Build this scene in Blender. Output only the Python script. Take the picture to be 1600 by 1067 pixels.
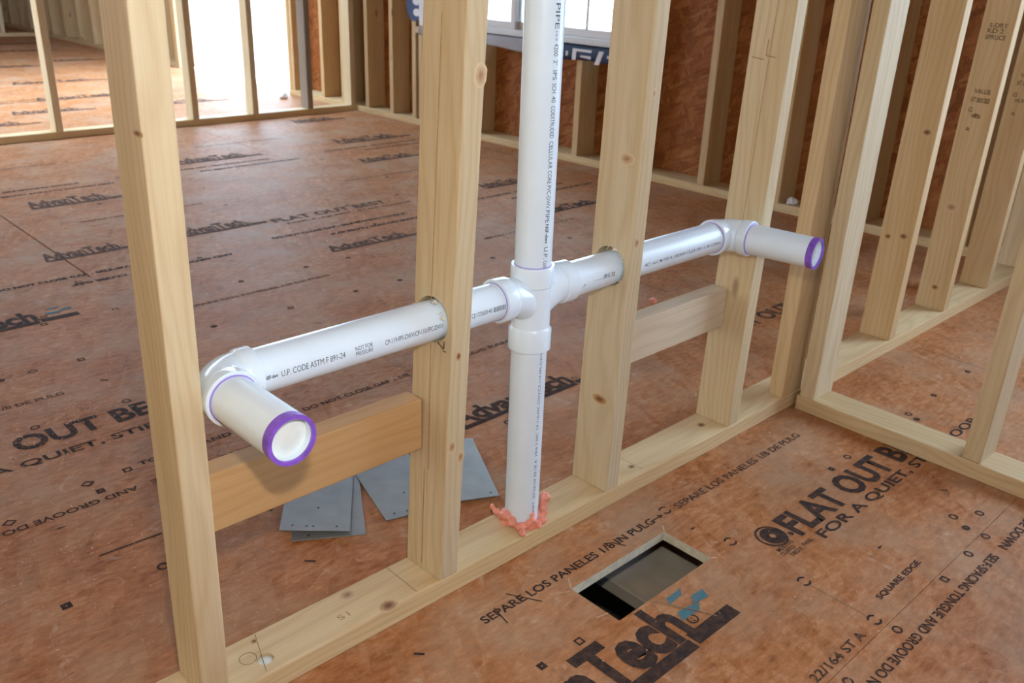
import bpy, bmesh, math, random
from mathutils import Vector, Matrix, Euler, noise

for o in list(bpy.data.objects):
    bpy.data.objects.remove(o)
sc = bpy.context.scene
COL = sc.collection
random.seed(7)

# ------------------------------------------------------------------ camera
cam_d = bpy.data.cameras.new('camera')
cam = bpy.data.objects.new('camera', cam_d)
COL.objects.link(cam)
cam.location = (-0.7814, -0.9524, 0.9985)
cam.rotation_euler = (math.radians(66.971), math.radians(-2.020), math.radians(-43.408))
cam_d.sensor_width = 36.0
cam_d.lens = 31.764
cam_d.clip_start = 0.02
cam_d.dof.use_dof = True
cam_d.dof.focus_distance = 1.35
cam_d.dof.aperture_fstop = 9.0
sc.camera = cam

# ------------------------------------------------------------------ world: even bright overcast daylight
w = bpy.data.worlds.new('overcast_sky')
sc.world = w
w.use_nodes = True
bg = w.node_tree.nodes['Background']
bg.inputs['Color'].default_value = (0.70, 0.95, 1.24, 1)
bg.inputs['Strength'].default_value = 10.0

# camera flash: a small hot-shoe lamp just above the lens
fl = bpy.data.lights.new('camera_flash', 'AREA')
fl.shape = 'RECTANGLE'; fl.size = 0.05; fl.size_y = 0.03
fl.energy = 9.0
fl.color = (1.0, 0.91, 0.76)
flo = bpy.data.objects.new('camera_flash', fl)
COL.objects.link(flo)
R = cam.rotation_euler.to_matrix()
flo.location = cam.location + R @ Vector((0.03, 0.15, -0.03))
flo.rotation_euler = cam.rotation_euler

vs = sc.view_settings
vs.view_transform = 'Standard'; vs.look = 'None'; vs.gamma = 1.0; vs.use_curve_mapping = False
vs.exposure = 0.0
sc.cycles.max_bounces = 5; sc.cycles.diffuse_bounces = 3; sc.cycles.glossy_bounces = 2; sc.cycles.transmission_bounces = 4; sc.cycles.caustics_reflective = False; sc.cycles.caustics_refractive = False

# ------------------------------------------------------------------ materials
def new_mat(name):
    m = bpy.data.materials.new(name)
    m.use_nodes = True
    nt = m.node_tree
    b = nt.nodes['Principled BSDF']
    return m, nt, b
def nd(nt, typ, **kw):
    n = nt.nodes.new(typ)
    for k, v in kw.items():
        setattr(n, k, v)
    return n
def mth(nt, op, a, b=None, c=None):
    n = nd(nt, 'ShaderNodeMath', operation=op)
    for i, v in enumerate((a, b, c)):
        if v is None: continue
        if isinstance(v, (int, float)): n.inputs[i].default_value = v
        else: nt.links.new(v, n.inputs[i])
    return n.outputs[0]
def mixc(nt, fac, a, b, mode='MIX'):
    n = nd(nt, 'ShaderNodeMix', data_type='RGBA', blend_type=mode)
    for s, v in ((n.inputs[0], fac), (n.inputs[6], a), (n.inputs[7], b)):
        if isinstance(v, (int, float)): s.default_value = v
        elif isinstance(v, tuple): s.default_value = (*v, 1)
        else: nt.links.new(v, s)
    return n.outputs[2]
def ramp(nt, fac, stops):
    n = nd(nt, 'ShaderNodeValToRGB')
    cr = n.color_ramp
    while len(cr.elements) < len(stops): cr.elements.new(0.5)
    for e, (p, c) in zip(cr.elements, stops):
        e.position = p; e.color = (*c, 1) if isinstance(c, tuple) else (c, c, c, 1)
    nt.links.new(fac, n.inputs[0])
    return n.outputs[0]

def wood_mat(name, light, mid, dark, rough=0.6, knots=True, scale=1.0):
    m, nt, b = new_mat(name)
    tc = nd(nt, 'ShaderNodeTexCoord'); oi = nd(nt, 'ShaderNodeObjectInfo')
    off = nd(nt, 'ShaderNodeVectorMath', operation='MULTIPLY_ADD')
    cmb = nd(nt, 'ShaderNodeCombineXYZ')
    r1 = mth(nt, 'MULTIPLY', oi.outputs['Random'], 37.0)
    r2 = mth(nt, 'MULTIPLY', mth(nt, 'FRACT', mth(nt, 'MULTIPLY', oi.outputs['Random'], 91.7)), 0.16)
    r3 = mth(nt, 'MULTIPLY', mth(nt, 'FRACT', mth(nt, 'MULTIPLY', oi.outputs['Random'], 53.3)), 0.12)
    nt.links.new(r1, cmb.inputs[0]); nt.links.new(r2, cmb.inputs[1]); nt.links.new(r3, cmb.inputs[2])
    add = nd(nt, 'ShaderNodeVectorMath', operation='ADD')
    nt.links.new(tc.outputs['Object'], add.inputs[0]); nt.links.new(cmb.outputs[0], add.inputs[1])
    P = add.outputs[0]
    # long wavy distortion
    mp = nd(nt, 'ShaderNodeMapping'); mp.inputs['Scale'].default_value = (2.2, 9, 9)
    nt.links.new(P, mp.inputs[0])
    nz = nd(nt, 'ShaderNodeTexNoise'); nz.inputs['Scale'].default_value = 1.0; nz.inputs['Detail'].default_value = 2
    nt.links.new(mp.outputs[0], nz.inputs['Vector'])
    sep = nd(nt, 'ShaderNodeSeparateXYZ'); nt.links.new(P, sep.inputs[0])
    yy = mth(nt, 'ADD', sep.outputs[1], 0.02); zz = mth(nt, 'ADD', sep.outputs[2], 0.05)
    rad = mth(nt, 'SQRT', mth(nt, 'ADD', mth(nt, 'MULTIPLY', yy, yy), mth(nt, 'MULTIPLY', zz, zz)))
    rad = mth(nt, 'ADD', rad, mth(nt, 'MULTIPLY', mth(nt, 'SUBTRACT', nz.outputs[0], 0.5), 0.075))
    # knots
    mk = nd(nt, 'ShaderNodeMapping'); mk.inputs['Scale'].default_value = (2.6, 7.5, 7.5)
    nt.links.new(P, mk.inputs[0])
    vo = nd(nt, 'ShaderNodeTexVoronoi'); vo.inputs['Scale'].default_value = 1.0
    nt.links.new(mk.outputs[0], vo.inputs['Vector'])
    kd = vo.outputs['Distance']
    kf = ramp(nt, kd, [(0.0, 1.0), (0.05, 0.8), (0.085, 0.0)])
    bend = mth(nt, 'DIVIDE', 0.0022, mth(nt, 'ADD', kd, 0.10))
    if knots: rad = mth(nt, 'ADD', rad, bend)
    ring = mth(nt, 'SINE', mth(nt, 'MULTIPLY', rad, 520.0 / scale))
    ring = mth(nt, 'MULTIPLY_ADD', ring, 0.5, 0.5)
    ring = mth(nt, 'POWER', ring, 2.2)
    # fine fibre
    mf = nd(nt, 'ShaderNodeMapping'); mf.inputs['Scale'].default_value = (5, 260, 260)
    nt.links.new(P, mf.inputs[0])
    nf = nd(nt, 'ShaderNodeTexNoise'); nf.inputs['Scale'].default_value = 1.0; nf.inputs['Detail'].default_value = 3
    nt.links.new(mf.outputs[0], nf.inputs['Vector'])
    ml = nd(nt, 'ShaderNodeMapping'); ml.inputs['Scale'].default_value = (1.2, 14, 14)
    nt.links.new(P, ml.inputs[0])
    nl = nd(nt, 'ShaderNodeTexNoise'); nl.inputs['Scale'].default_value = 1.0; nl.inputs['Detail'].default_value = 3
    nt.links.new(ml.outputs[0], nl.inputs['Vector'])
    c = mixc(nt, ramp(nt, nl.outputs[0], [(0.35, 0.0), (0.68, 1.0)]), light, mid)
    c = mixc(nt, mth(nt, 'MULTIPLY', ring, 0.24), c, dark)
    c = mixc(nt, ramp(nt, nf.outputs[0], [(0.45, 0.0), (0.8, 0.30)]), c, dark)
    hv = mth(nt, 'MULTIPLY_ADD', mth(nt, 'FRACT', mth(nt, 'MULTIPLY', oi.outputs['Random'], 17.13)), 0.16, 0.90)
    vm = nd(nt, 'ShaderNodeVectorMath', operation='SCALE'); nt.links.new(c, vm.inputs[0]); nt.links.new(hv, vm.inputs['Scale'])
    c = vm.outputs[0]
    if knots: c = mixc(nt, mth(nt, 'MULTIPLY', kf, 0.75), c, (0.20, 0.085, 0.03))
    nt.links.new(c, b.inputs['Base Color'])
    b.inputs['Roughness'].default_value = rough
    b.inputs['Specular IOR Level'].default_value = 0.3
    bp = nd(nt, 'ShaderNodeBump'); bp.inputs['Strength'].default_value = 0.12; bp.inputs['Distance'].default_value = 0.001
    nt.links.new(nf.outputs[0], bp.inputs['Height']); nt.links.new(bp.outputs[0], b.inputs['Normal'])
    return m

def strand_mat(name, stops, scale=1.0, rough=0.5, spec=0.5, stain=0.3, bump=0.2, soft=0.5, dust=0.0):
    """pressed wood strands: three layers of stretched cells turned different ways"""
    m, nt, b = new_mat(name)
    tc = nd(nt, 'ShaderNodeTexCoord'); geo = nd(nt, 'ShaderNodeNewGeometry')
    P0 = geo.outputs['Position']
    nz = nd(nt, 'ShaderNodeTexNoise'); nz.inputs['Scale'].default_value = 9.0; nz.inputs['Detail'].default_value = 3
    nt.links.new(P0, nz.inputs['Vector'])
    dis = nd(nt, 'ShaderNodeVectorMath', operation='MULTIPLY_ADD')
    nt.links.new(nz.outputs['Color'], dis.inputs[0]); dis.inputs[1].default_value = (0.014, 0.014, 0.014)
    nt.links.new(P0, dis.inputs[2])
    vals = []
    for k, (ang, sx, sy) in enumerate(((0.12, 10, 48), (-0.38, 12, 60), (0.55, 9, 42), (1.15, 16, 70))):
        mp = nd(nt, 'ShaderNodeMapping', vector_type='TEXTURE')
        if name.startswith('osb'):
            mp.inputs['Rotation'].default_value = (ang, 0, 0)
            mp.inputs['Scale'].default_value = (0.05 / scale, 1 / (sy * scale), 1 / (sx * scale))
        else:
            mp.inputs['Rotation'].default_value = (0, 0, ang)
            mp.inputs['Scale'].default_value = (1 / (sx * scale), 1 / (sy * scale), 0.05 / scale)
        mp.inputs['Location'].default_value = (k * 3.1, k * 1.7, 0.3 * k)
        nt.links.new(dis.outputs[0], mp.inputs[0])
        vo = nd(nt, 'ShaderNodeTexVoronoi'); vo.inputs['Scale'].default_value = 1.0
        nt.links.new(mp.outputs[0], vo.inputs['Vector'])
        s = nd(nt, 'ShaderNodeSeparateColor'); nt.links.new(vo.outputs['Color'], s.inputs[0])
        vals.append((s.outputs[0], s.outputs[1], vo.outputs['Distance']))
    v = vals[0][0]
    for k in (1, 2, 3):
        sel = mth(nt, 'GREATER_THAN', vals[k][1], 0.55)
        mx = nd(nt, 'ShaderNodeMix', data_type='FLOAT')
        nt.links.new(sel, mx.inputs[0]); nt.links.new(v, mx.inputs[2]); nt.links.new(vals[k][0], mx.inputs[3])
        v = mx.outputs[0]
    fine = nd(nt, 'ShaderNodeTexNoise'); fine.inputs['Scale'].default_value = 60; fine.inputs['Detail'].default_value = 6; fine.inputs['Roughness'].default_value = 0.7
    mpf = nd(nt, 'ShaderNodeMapping'); mpf.inputs['Scale'].default_value = (0.6, 1.6, 1.6); nt.links.new(dis.outputs[0], mpf.inputs[0])
    nt.links.new(mpf.outputs[0], fine.inputs['Vector'])
    v2 = mth(nt, 'ADD', mth(nt, 'MULTIPLY', v, soft), mth(nt, 'MULTIPLY', fine.outputs[0], 1.0 - soft))
    big = nd(nt, 'ShaderNodeTexNoise'); big.inputs['Scale'].default_value = 4.5; big.inputs['Detail'].default_value = 4
    nt.links.new(P0, big.inputs['Vector'])
    v3 = mth(nt, 'ADD', v2, mth(nt, 'MULTIPLY', mth(nt, 'SUBTRACT', big.outputs[0], 0.5), stain))
    c = ramp(nt, v3, stops)
    if dust > 0:
        dn = nd(nt, 'ShaderNodeTexNoise'); dn.inputs['Scale'].default_value = 3.4; dn.inputs['Detail'].default_value = 9; dn.inputs['Roughness'].default_value = 0.68
        nt.links.new(P0, dn.inputs['Vector'])
        c = mixc(nt, ramp(nt, dn.outputs[0], [(0.46, 0.0), (0.70, dust)]), c, (0.45, 0.30, 0.195))
        sn = nd(nt, 'ShaderNodeTexNoise'); sn.inputs['Scale'].default_value = 17; sn.inputs['Detail'].default_value = 7; sn.inputs['Roughness'].default_value = 0.72; sn.inputs['Distortion'].default_value = 0.8
        nt.links.new(P0, sn.inputs['Vector'])
        c = mixc(nt, ramp(nt, sn.outputs[0], [(0.60, 0.0), (0.74, 0.65)]), c, (0.66, 0.50, 0.40))
    nt.links.new(c, b.inputs['Base Color'])
    b.inputs['Roughness'].default_value = rough
    b.inputs['Specular IOR Level'].default_value = spec
    rr = mth(nt, 'MULTIPLY_ADD', fine.outputs[0], 0.25, rough - 0.12)
    nt.links.new(rr, b.inputs['Roughness'])
    bp = nd(nt, 'ShaderNodeBump'); bp.inputs['Strength'].default_value = bump; bp.inputs['Distance'].default_value = 0.0015
    nt.links.new(fine.outputs[0], bp.inputs['Height']); nt.links.new(bp.outputs[0], b.inputs['Normal'])
    return m

def plain_mat(name, col, rough=0.5, metal=0.0, spec=0.5, vary=0.0, scale=20.0, coat=0.0, sss=0.0):
    m, nt, b = new_mat(name)
    if vary:
        tc = nd(nt, 'ShaderNodeTexCoord')
        n = nd(nt, 'ShaderNodeTexNoise'); n.inputs['Scale'].default_value = scale; n.inputs['Detail'].default_value = 4
        nt.links.new(tc.outputs['Object'], n.inputs['Vector'])
        lo = tuple(max(0, x * (1 - vary)) for x in col); hi = tuple(min(1, x * (1 + vary)) for x in col)
        nt.links.new(ramp(nt, n.outputs[0], [(0.3, lo), (0.7, hi)]), b.inputs['Base Color'])
    else:
        b.inputs['Base Color'].default_value = (*col, 1)
    b.inputs['Roughness'].default_value = rough
    b.inputs['Metallic'].default_value = metal
    b.inputs['Specular IOR Level'].default_value = spec
    if coat: b.inputs['Coat Weight'].default_value = coat
    if sss:
        b.inputs['Subsurface Weight'].default_value = sss
        b.inputs['Subsurface Radius'].default_value = (0.01, 0.005, 0.004)
    return m

def ink_mat(name, col, wear=0.5, scale=70, under=(0.36, 0.165, 0.08)):
    m, nt, b = new_mat(name)
    b.inputs['Base Color'].default_value = (*col, 1)
    b.inputs['Roughness'].default_value = 0.8; b.inputs['Specular IOR Level'].default_value = 0.1
    geo = nd(nt, 'ShaderNodeNewGeometry')
    n = nd(nt, 'ShaderNodeTexNoise'); n.inputs['Scale'].default_value = scale; n.inputs['Detail'].default_value = 6; n.inputs['Roughness'].default_value = 0.7
    nt.links.new(geo.outputs['Position'], n.inputs['Vector'])
    nt.links.new(mixc(nt, ramp(nt, n.outputs[0], [(0.42, 0.03), (0.72, wear)]), col, under), b.inputs['Base Color'])
    return m

M = {}
M['stud'] = wood_mat('spruce_stud', (0.68, 0.555, 0.365), (0.61, 0.46, 0.265), (0.44, 0.27, 0.115))
M['plate'] = wood_mat('spruce_plate', (0.70, 0.53, 0.31), (0.63, 0.455, 0.235), (0.43, 0.245, 0.10))
M['stud_warm'] = wood_mat('fir_stud', (0.65, 0.475, 0.27), (0.58, 0.395, 0.195), (0.43, 0.24, 0.09))
M['block'] = wood_mat('fir_block', (0.60, 0.36, 0.16), (0.56, 0.33, 0.14), (0.42, 0.20, 0.07), scale=1.6, knots=False)
M['pale'] = wood_mat('aspen_block', (0.64, 0.52, 0.37), (0.58, 0.46, 0.31), (0.42, 0.31, 0.19), knots=False)
M['grey_stud'] = wood_mat('weathered_stud', (0.36, 0.29, 0.22), (0.24, 0.19, 0.15), (0.10, 0.07, 0.05))
FL = [(0.24, (0.20, 0.058, 0.017)), (0.40, (0.36, 0.138, 0.050)), (0.54, (0.455, 0.193, 0.080)), (0.66, (0.53, 0.26, 0.128)), (0.82, (0.63, 0.39, 0.23))]
M['floor'] = strand_mat('subfloor_strand', FL, 0.8, rough=0.55, spec=0.10, stain=0.34, bump=0.10, soft=0.13, dust=0.8)
OS = [(0.10, (0.15, 0.042, 0.012)), (0.42, (0.27, 0.088, 0.024)), (0.62, (0.34, 0.122, 0.038)), (0.90, (0.46, 0.21, 0.085))]
M['osb'] = strand_mat('osb_strand', OS, 0.85, rough=0.6, spec=0.2, stain=0.25, bump=0.3, soft=0.42)
M['floor_edge'] = plain_mat('panel_cut_edge', (0.62, 0.55, 0.42), 0.8, vary=0.15, scale=80)
M['pvc'] = plain_mat('white_pvc', (0.76, 0.86, 0.95), 0.28, spec=0.5, vary=0.015, scale=30)
M['fitting'] = plain_mat('white_pvc_fitting', (0.77, 0.87, 0.96), 0.16, spec=0.55)
M['primer'] = plain_mat('purple_primer', (0.22, 0.09, 0.55), 0.35, vary=0.3, scale=60)
M['primer_thin'] = plain_mat('purple_primer_line', (0.33, 0.24, 0.66), 0.35)
M['plug'] = plain_mat('white_test_plug', (0.78, 0.82, 0.78), 0.5, vary=0.04, scale=60)
M['pipe_ink'] = plain_mat('pipe_ink', (0.07, 0.085, 0.12), 0.5)
M['ink'] = ink_mat('floor_ink', (0.028, 0.024, 0.026), 0.28)
M['ink_soft'] = ink_mat('floor_ink_worn', (0.045, 0.035, 0.032), 0.75)
M['ink_blue'] = ink_mat('floor_ink_blue', (0.05, 0.20, 0.25), 0.5)
M['stamp'] = ink_mat('lumber_stamp_ink', (0.09, 0.055, 0.04), 0.6, 160, (0.58, 0.40, 0.2))
M['pitch'] = ink_mat('pitch_streak', (0.36, 0.205, 0.085), 0.7, 120, (0.58, 0.43, 0.24))
M['pencil'] = ink_mat('pencil_line', (0.22, 0.155, 0.105), 0.5, 200, (0.55, 0.38, 0.2))
def knot_mat(name, core, rim, edge):
    m, nt, b = new_mat(name)
    tc = nd(nt, 'ShaderNodeTexCoord')
    sb = nd(nt, 'ShaderNodeVectorMath', operation='SUBTRACT'); sb.inputs[1].default_value = (0.5, 0.5, 0.5); nt.links.new(tc.outputs['Generated'], sb.inputs[0])
    ml = nd(nt, 'ShaderNodeVectorMath', operation='MULTIPLY'); ml.inputs[1].default_value = (1, 1, 0); nt.links.new(sb.outputs[0], ml.inputs[0])
    ln = nd(nt, 'ShaderNodeVectorMath', operation='LENGTH'); nt.links.new(ml.outputs[0], ln.inputs[0])
    n = nd(nt, 'ShaderNodeTexNoise'); n.inputs['Scale'].default_value = 180; nt.links.new(tc.outputs['Object'], n.inputs['Vector'])
    f = mth(nt, 'ADD', ln.outputs['Value'], mth(nt, 'MULTIPLY', mth(nt, 'SUBTRACT', n.outputs[0], 0.5), 0.22))
    nt.links.new(ramp(nt, f, [(0.10, core), (0.24, rim), (0.36, tuple((a + c) / 2 for a, c in zip(rim, edge))), (0.46, edge)]), b.inputs['Base Color'])
    b.inputs['Roughness'].default_value = 0.55; b.inputs['Specular IOR Level'].default_value = 0.3
    return m
M['knot'] = knot_mat('knot_wood', (0.17, 0.075, 0.03), (0.33, 0.165, 0.07), (0.60, 0.43, 0.23))
M['knot_pale'] = knot_mat('pale_knot_wood', (0.36, 0.20, 0.11), (0.50, 0.32, 0.18), (0.63, 0.48, 0.29))
M['zinc'] = plain_mat('galvanised_sheet', (0.25, 0.242, 0.235), 0.48, metal=0.35, vary=0.10, scale=25)
M['dark'] = plain_mat('slot_shade', (0.02, 0.02, 0.022), 0.8)  # near black, painted for the shade in the plate slots
M['foam'] = plain_mat('pink_foam', (0.85, 0.32, 0.23), 0.45, vary=0.15, scale=60)
M['dust'] = plain_mat('sawdust', (0.58, 0.38, 0.26), 0.9, vary=0.3, scale=40)
M['vinyl'] = plain_mat('white_vinyl', (0.78, 0.74, 0.74), 0.4)
M['wrap'] = plain_mat('white_house_wrap', (0.72, 0.71, 0.76), 0.55, vary=0.05, scale=12)
M['wrap_ink'] = plain_mat('navy_wrap_print', (0.045, 0.075, 0.17), 0.5)
M['ground'] = plain_mat('sandy_ground', (0.62, 0.56, 0.47), 0.95, vary=0.1, scale=1)
M['ceil'] = strand_mat('osb_ceiling', OS, 0.55, rough=0.7, spec=0.2)
M['sand'] = plain_mat('sand_heap', (0.62, 0.47, 0.28), 0.95, vary=0.1, scale=3)
M['porch'] = plain_mat('cream_post_paint', (0.75, 0.66, 0.48), 0.6)
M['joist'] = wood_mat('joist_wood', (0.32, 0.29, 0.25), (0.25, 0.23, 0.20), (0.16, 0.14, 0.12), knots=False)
M['duct'] = plain_mat('grey_duct_board', (0.52, 0.48, 0.42), 0.7, vary=0.2, scale=14)
M['cedar'] = plain_mat('cedar_bounce', (0.70, 0.50, 0.30), 0.8, vary=0.12, scale=2)  # warm tan for the bounce wall added outside
m, nt, b = new_mat('window_glass')
b.inputs['Base Color'].default_value = (0.95, 1, 0.98, 1); b.inputs['Roughness'].default_value = 0.0
b.inputs['Transmission Weight'].default_value = 1.0; b.inputs['IOR'].default_value = 1.01
M['glass'] = m

# ------------------------------------------------------------------ helpers
def empty(name, loc=(0, 0, 0), kind=None, label=None, cat=None, group=None):
    o = bpy.data.objects.new(name, None)
    COL.objects.link(o); o.location = loc; o.empty_display_size = 0.1
    tag(o, label, cat, group, kind)
    return o
def tag(o, label=None, cat=None, group=None, kind=None):
    if label: o['label'] = label
    if cat: o['category'] = cat
    if group: o['group'] = group
    if kind: o['kind'] = kind
    return o
WM = {}
def wmat(o):
    if o is None: return Matrix.Identity(4)
    mb = WM.get(o.name)
    return mb if mb is not None else Matrix.Translation(o.location)
def link(name, me, mat=None, parent=None, mw=None):
    """link mesh ME as an object whose world matrix is MW"""
    o = bpy.data.objects.new(name, me)
    COL.objects.link(o)
    if mat is not None and not me.materials: me.materials.append(M[mat] if isinstance(mat, str) else mat)
    mw = mw or Matrix.Identity(4)
    if parent is not None:
        o.parent = parent
        o.matrix_local = wmat(parent).inverted() @ mw
    else:
        o.matrix_local = mw
    WM[o.name] = mw
    return o
def from_bm(bm, name, smooth=False):
    me = bpy.data.meshes.new(name)
    bm.normal_update()
    bm.to_mesh(me); bm.free()
    if smooth:
        for p in me.polygons: p.use_smooth = True
    return me
def box_bm(sx, sy, sz, bev=0.0, centre=(0, 0, 0), segs=1):
    bm = bmesh.new()
    bmesh.ops.create_cube(bm, size=1.0)
    bmesh.ops.scale(bm, vec=(sx, sy, sz), verts=bm.verts)
    if bev: bmesh.ops.bevel(bm, geom=bm.edges[:], offset=bev, segments=segs, affect='EDGES', profile=0.5)
    bmesh.ops.translate(bm, vec=centre, verts=bm.verts)
    return bm
_boards = {}
def board_mesh(L, wd, th, bev=0.0025):
    k = (round(L, 4), round(wd, 4), round(th, 4), bev)
    if k not in _boards:
        _boards[k] = from_bm(box_bm(L, wd, th, bev, (L / 2, 0, 0), 2 if bev else 1), 'board')
    return _boards[k]
T, W = 0.038, 0.089
H = 2.45
UP = Matrix.Rotation(math.radians(-90), 4, 'Y')      # local X (length) -> +Z, local Z -> -X
def stud(parent, x, y, z0=T, L=H - 2 * T, mat='stud', lean=(0, 0), twist=0, across=False, name='stud', th=T, wd=W, cut=None):
    """upright board, centre of its base at x, y; across=True turns its wide side along X"""
    sh = Matrix.Identity(4); sh[0][2] = lean[0]; sh[1][2] = lean[1]
    mw = Matrix.Translation((x, y, z0)) @ sh @ Matrix.Rotation(twist + (math.pi / 2 if across else 0), 4, 'Z') @ UP
    me = board_mesh(L, wd, th)
    if cut is not None:
        me = bore(me, mw, cut)
    if me.materials: me = me if me.materials[0] == M[mat] else me.copy()
    if me.materials and me.materials[0] != M[mat]: me.materials[0] = M[mat]
    # sheared matrices do not survive parenting: bake the lean into the mesh
    if lean != (0, 0):
        me = me.copy()
        R0 = Matrix.Translation((x, y, z0)) @ Matrix.Rotation(twist + (math.pi / 2 if across else 0), 4, 'Z') @ UP
        me.transform(R0.inverted() @ mw); mw = R0
    return link(name, me, mat, parent, mw)
def bore(me, mw, cyl):
    """cut a round hole: cyl = (start, end, radius) in world space"""
    o = bpy.data.objects.new('tmp_b', me.copy()); COL.objects.link(o); o.matrix_world = mw
    a, b_, r = Vector(cyl[0]), Vector(cyl[1]), cyl[2]
    bm = bmesh.new()
    bmesh.ops.create_cone(bm, cap_ends=True, segments=40, radius1=r, radius2=r, depth=(b_ - a).length)
    q = (b_ - a).to_track_quat('Z', 'Y').to_matrix().to_4x4()
    bm.transform(Matrix.Translation((a + b_) / 2) @ q)
    c = bpy.data.objects.new('tmp_c', from_bm(bm, 'tmp')); COL.objects.link(c)
    md = o.modifiers.new('b', 'BOOLEAN'); md.operation = 'DIFFERENCE'; md.object = c; md.solver = 'EXACT'
    dg = bpy.context.evaluated_depsgraph_get(); dg.update()
    out = bpy.data.meshes.new_from_object(o.evaluated_get(dg))
    bpy.data.objects.remove(o); bpy.data.objects.remove(c)
    return out
def rail(parent, a, b_, wd=W, th=T, mat='plate', name='bottom_plate', cut=None):
    """board lying from a to b (centre line of its underside)"""
    a, b_ = Vector(a), Vector(b_)
    d = b_ - a
    mw = Matrix.Translation(a + Vector((0, 0, th / 2))) @ Matrix.Rotation(math.atan2(d.y, d.x), 4, 'Z')
    me = board_mesh(d.length, wd, th)
    for c_ in (cut or ()): me = bore(me, mw, c_)
    if me.materials and me.materials[0] != M[mat]:
        me = me.copy(); me.materials[0] = M[mat]
    return link(name, me, mat, parent, mw)

def sweep_bm(pts, radii, n=32, caps=True, bm=None):
    bm = bm or bmesh.new()
    pts = [Vector(p) for p in pts]
    rings = []
    up = None
    for i, p in enumerate(pts):
        t = (pts[min(i + 1, len(pts) - 1)] - pts[max(i - 1, 0)])
        if t.length < 1e-9: t = rings and last or Vector((0, 0, 1))
        t.normalize(); last = t
        if up is None:
            up = Vector((0, 0, 1)) if abs(t.z) < 0.9 else Vector((0, 1, 0))
        u = (up - t * up.dot(t)).normalized(); up = u
        v = t.cross(u)
        rings.append([bm.verts.new(p + (u * math.cos(2 * math.pi * k / n) + v * math.sin(2 * math.pi * k / n)) * radii[i]) for k in range(n)])
    for a, b_ in zip(rings, rings[1:]):
        for k in range(n):
            bm.faces.new((a[k], a[(k + 1) % n], b_[(k + 1) % n], b_[k]))
    if caps:
        bm.faces.new(rings[0][::-1]); bm.faces.new(rings[-1])
    bmesh.ops.recalc_face_normals(bm, faces=bm.faces)
    return bm
def lathe_bm(profile, o, d, n=40, bm=None, closed=True):
    """profile of (distance along d, radius), turned round the axis o + t*d"""
    bm = bm or bmesh.new()
    o, d = Vector(o), Vector(d).normalized()
    u = (Vector((0, 0, 1)) if abs(d.z) < 0.9 else Vector((1, 0, 0))); u = (u - d * u.dot(d)).normalized(); v = d.cross(u)
    rings = [[bm.verts.new(o + d * t + (u * math.cos(2 * math.pi * k / n) + v * math.sin(2 * math.pi * k / n)) * r) for k in range(n)] for t, r in profile]
    pairs = list(zip(rings, rings[1:])) + ([(rings[-1], rings[0])] if closed else [])
    for a, b_ in pairs:
        for k in range(n):
            bm.faces.new((a[k], a[(k + 1) % n], b_[(k + 1) % n], b_[k]))
    bmesh.ops.recalc_face_normals(bm, faces=bm.faces)
    return bm
def sharp(me, ang=35):
    for p in me.polygons: p.use_smooth = True
    bm = bmesh.new(); bm.from_mesh(me)
    for e in bm.edges:
        e.smooth = not (len(e.link_faces) == 2 and e.calc_face_angle(0) > math.radians(ang))
    bm.to_mesh(me); bm.free()
    return me

def text_mesh(s, bold=0.0, spacing=1.0):
    """glyph mesh from the built-in font, normalised: x from 0 to 1, baseline 0, capital height 1"""
    cu = bpy.data.curves.new('t', 'FONT')
    cu.body = s; cu.size = 1.0; cu.offset = bold; cu.space_character = spacing; cu.resolution_u = 3
    cu.fill_mode = 'FRONT'
    ob = bpy.data.objects.new('t', cu)
    me = bpy.data.meshes.new_from_object(ob)
    bpy.data.objects.remove(ob); bpy.data.curves.remove(cu)
    xs = [v.co.x for v in me.vertices] or [0, 1]
    lo, hi = min(xs), max(xs)
    cap = 0.70
    for v in me.vertices:
        v.co = Vector(((v.co.x - lo) / (hi - lo), v.co.y / cap, 0))
    me.materials.clear()
    return me
def flat_text(s, x, y, width, h, parent, mat='ink', rot=0.0, z=0.0007, bold=0.022, name='printed_text', slant=0.0):
    me = text_mesh(s, bold)
    for v in me.vertices:
        v.co = Vector((v.co.x * width + slant * v.co.y * h, v.co.y * h, 0))
    mw = Matrix.Translation((x, y, z)) @ Matrix.Rotation(rot, 4, 'Z')
    return link(name, me, mat, parent, mw)

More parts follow.
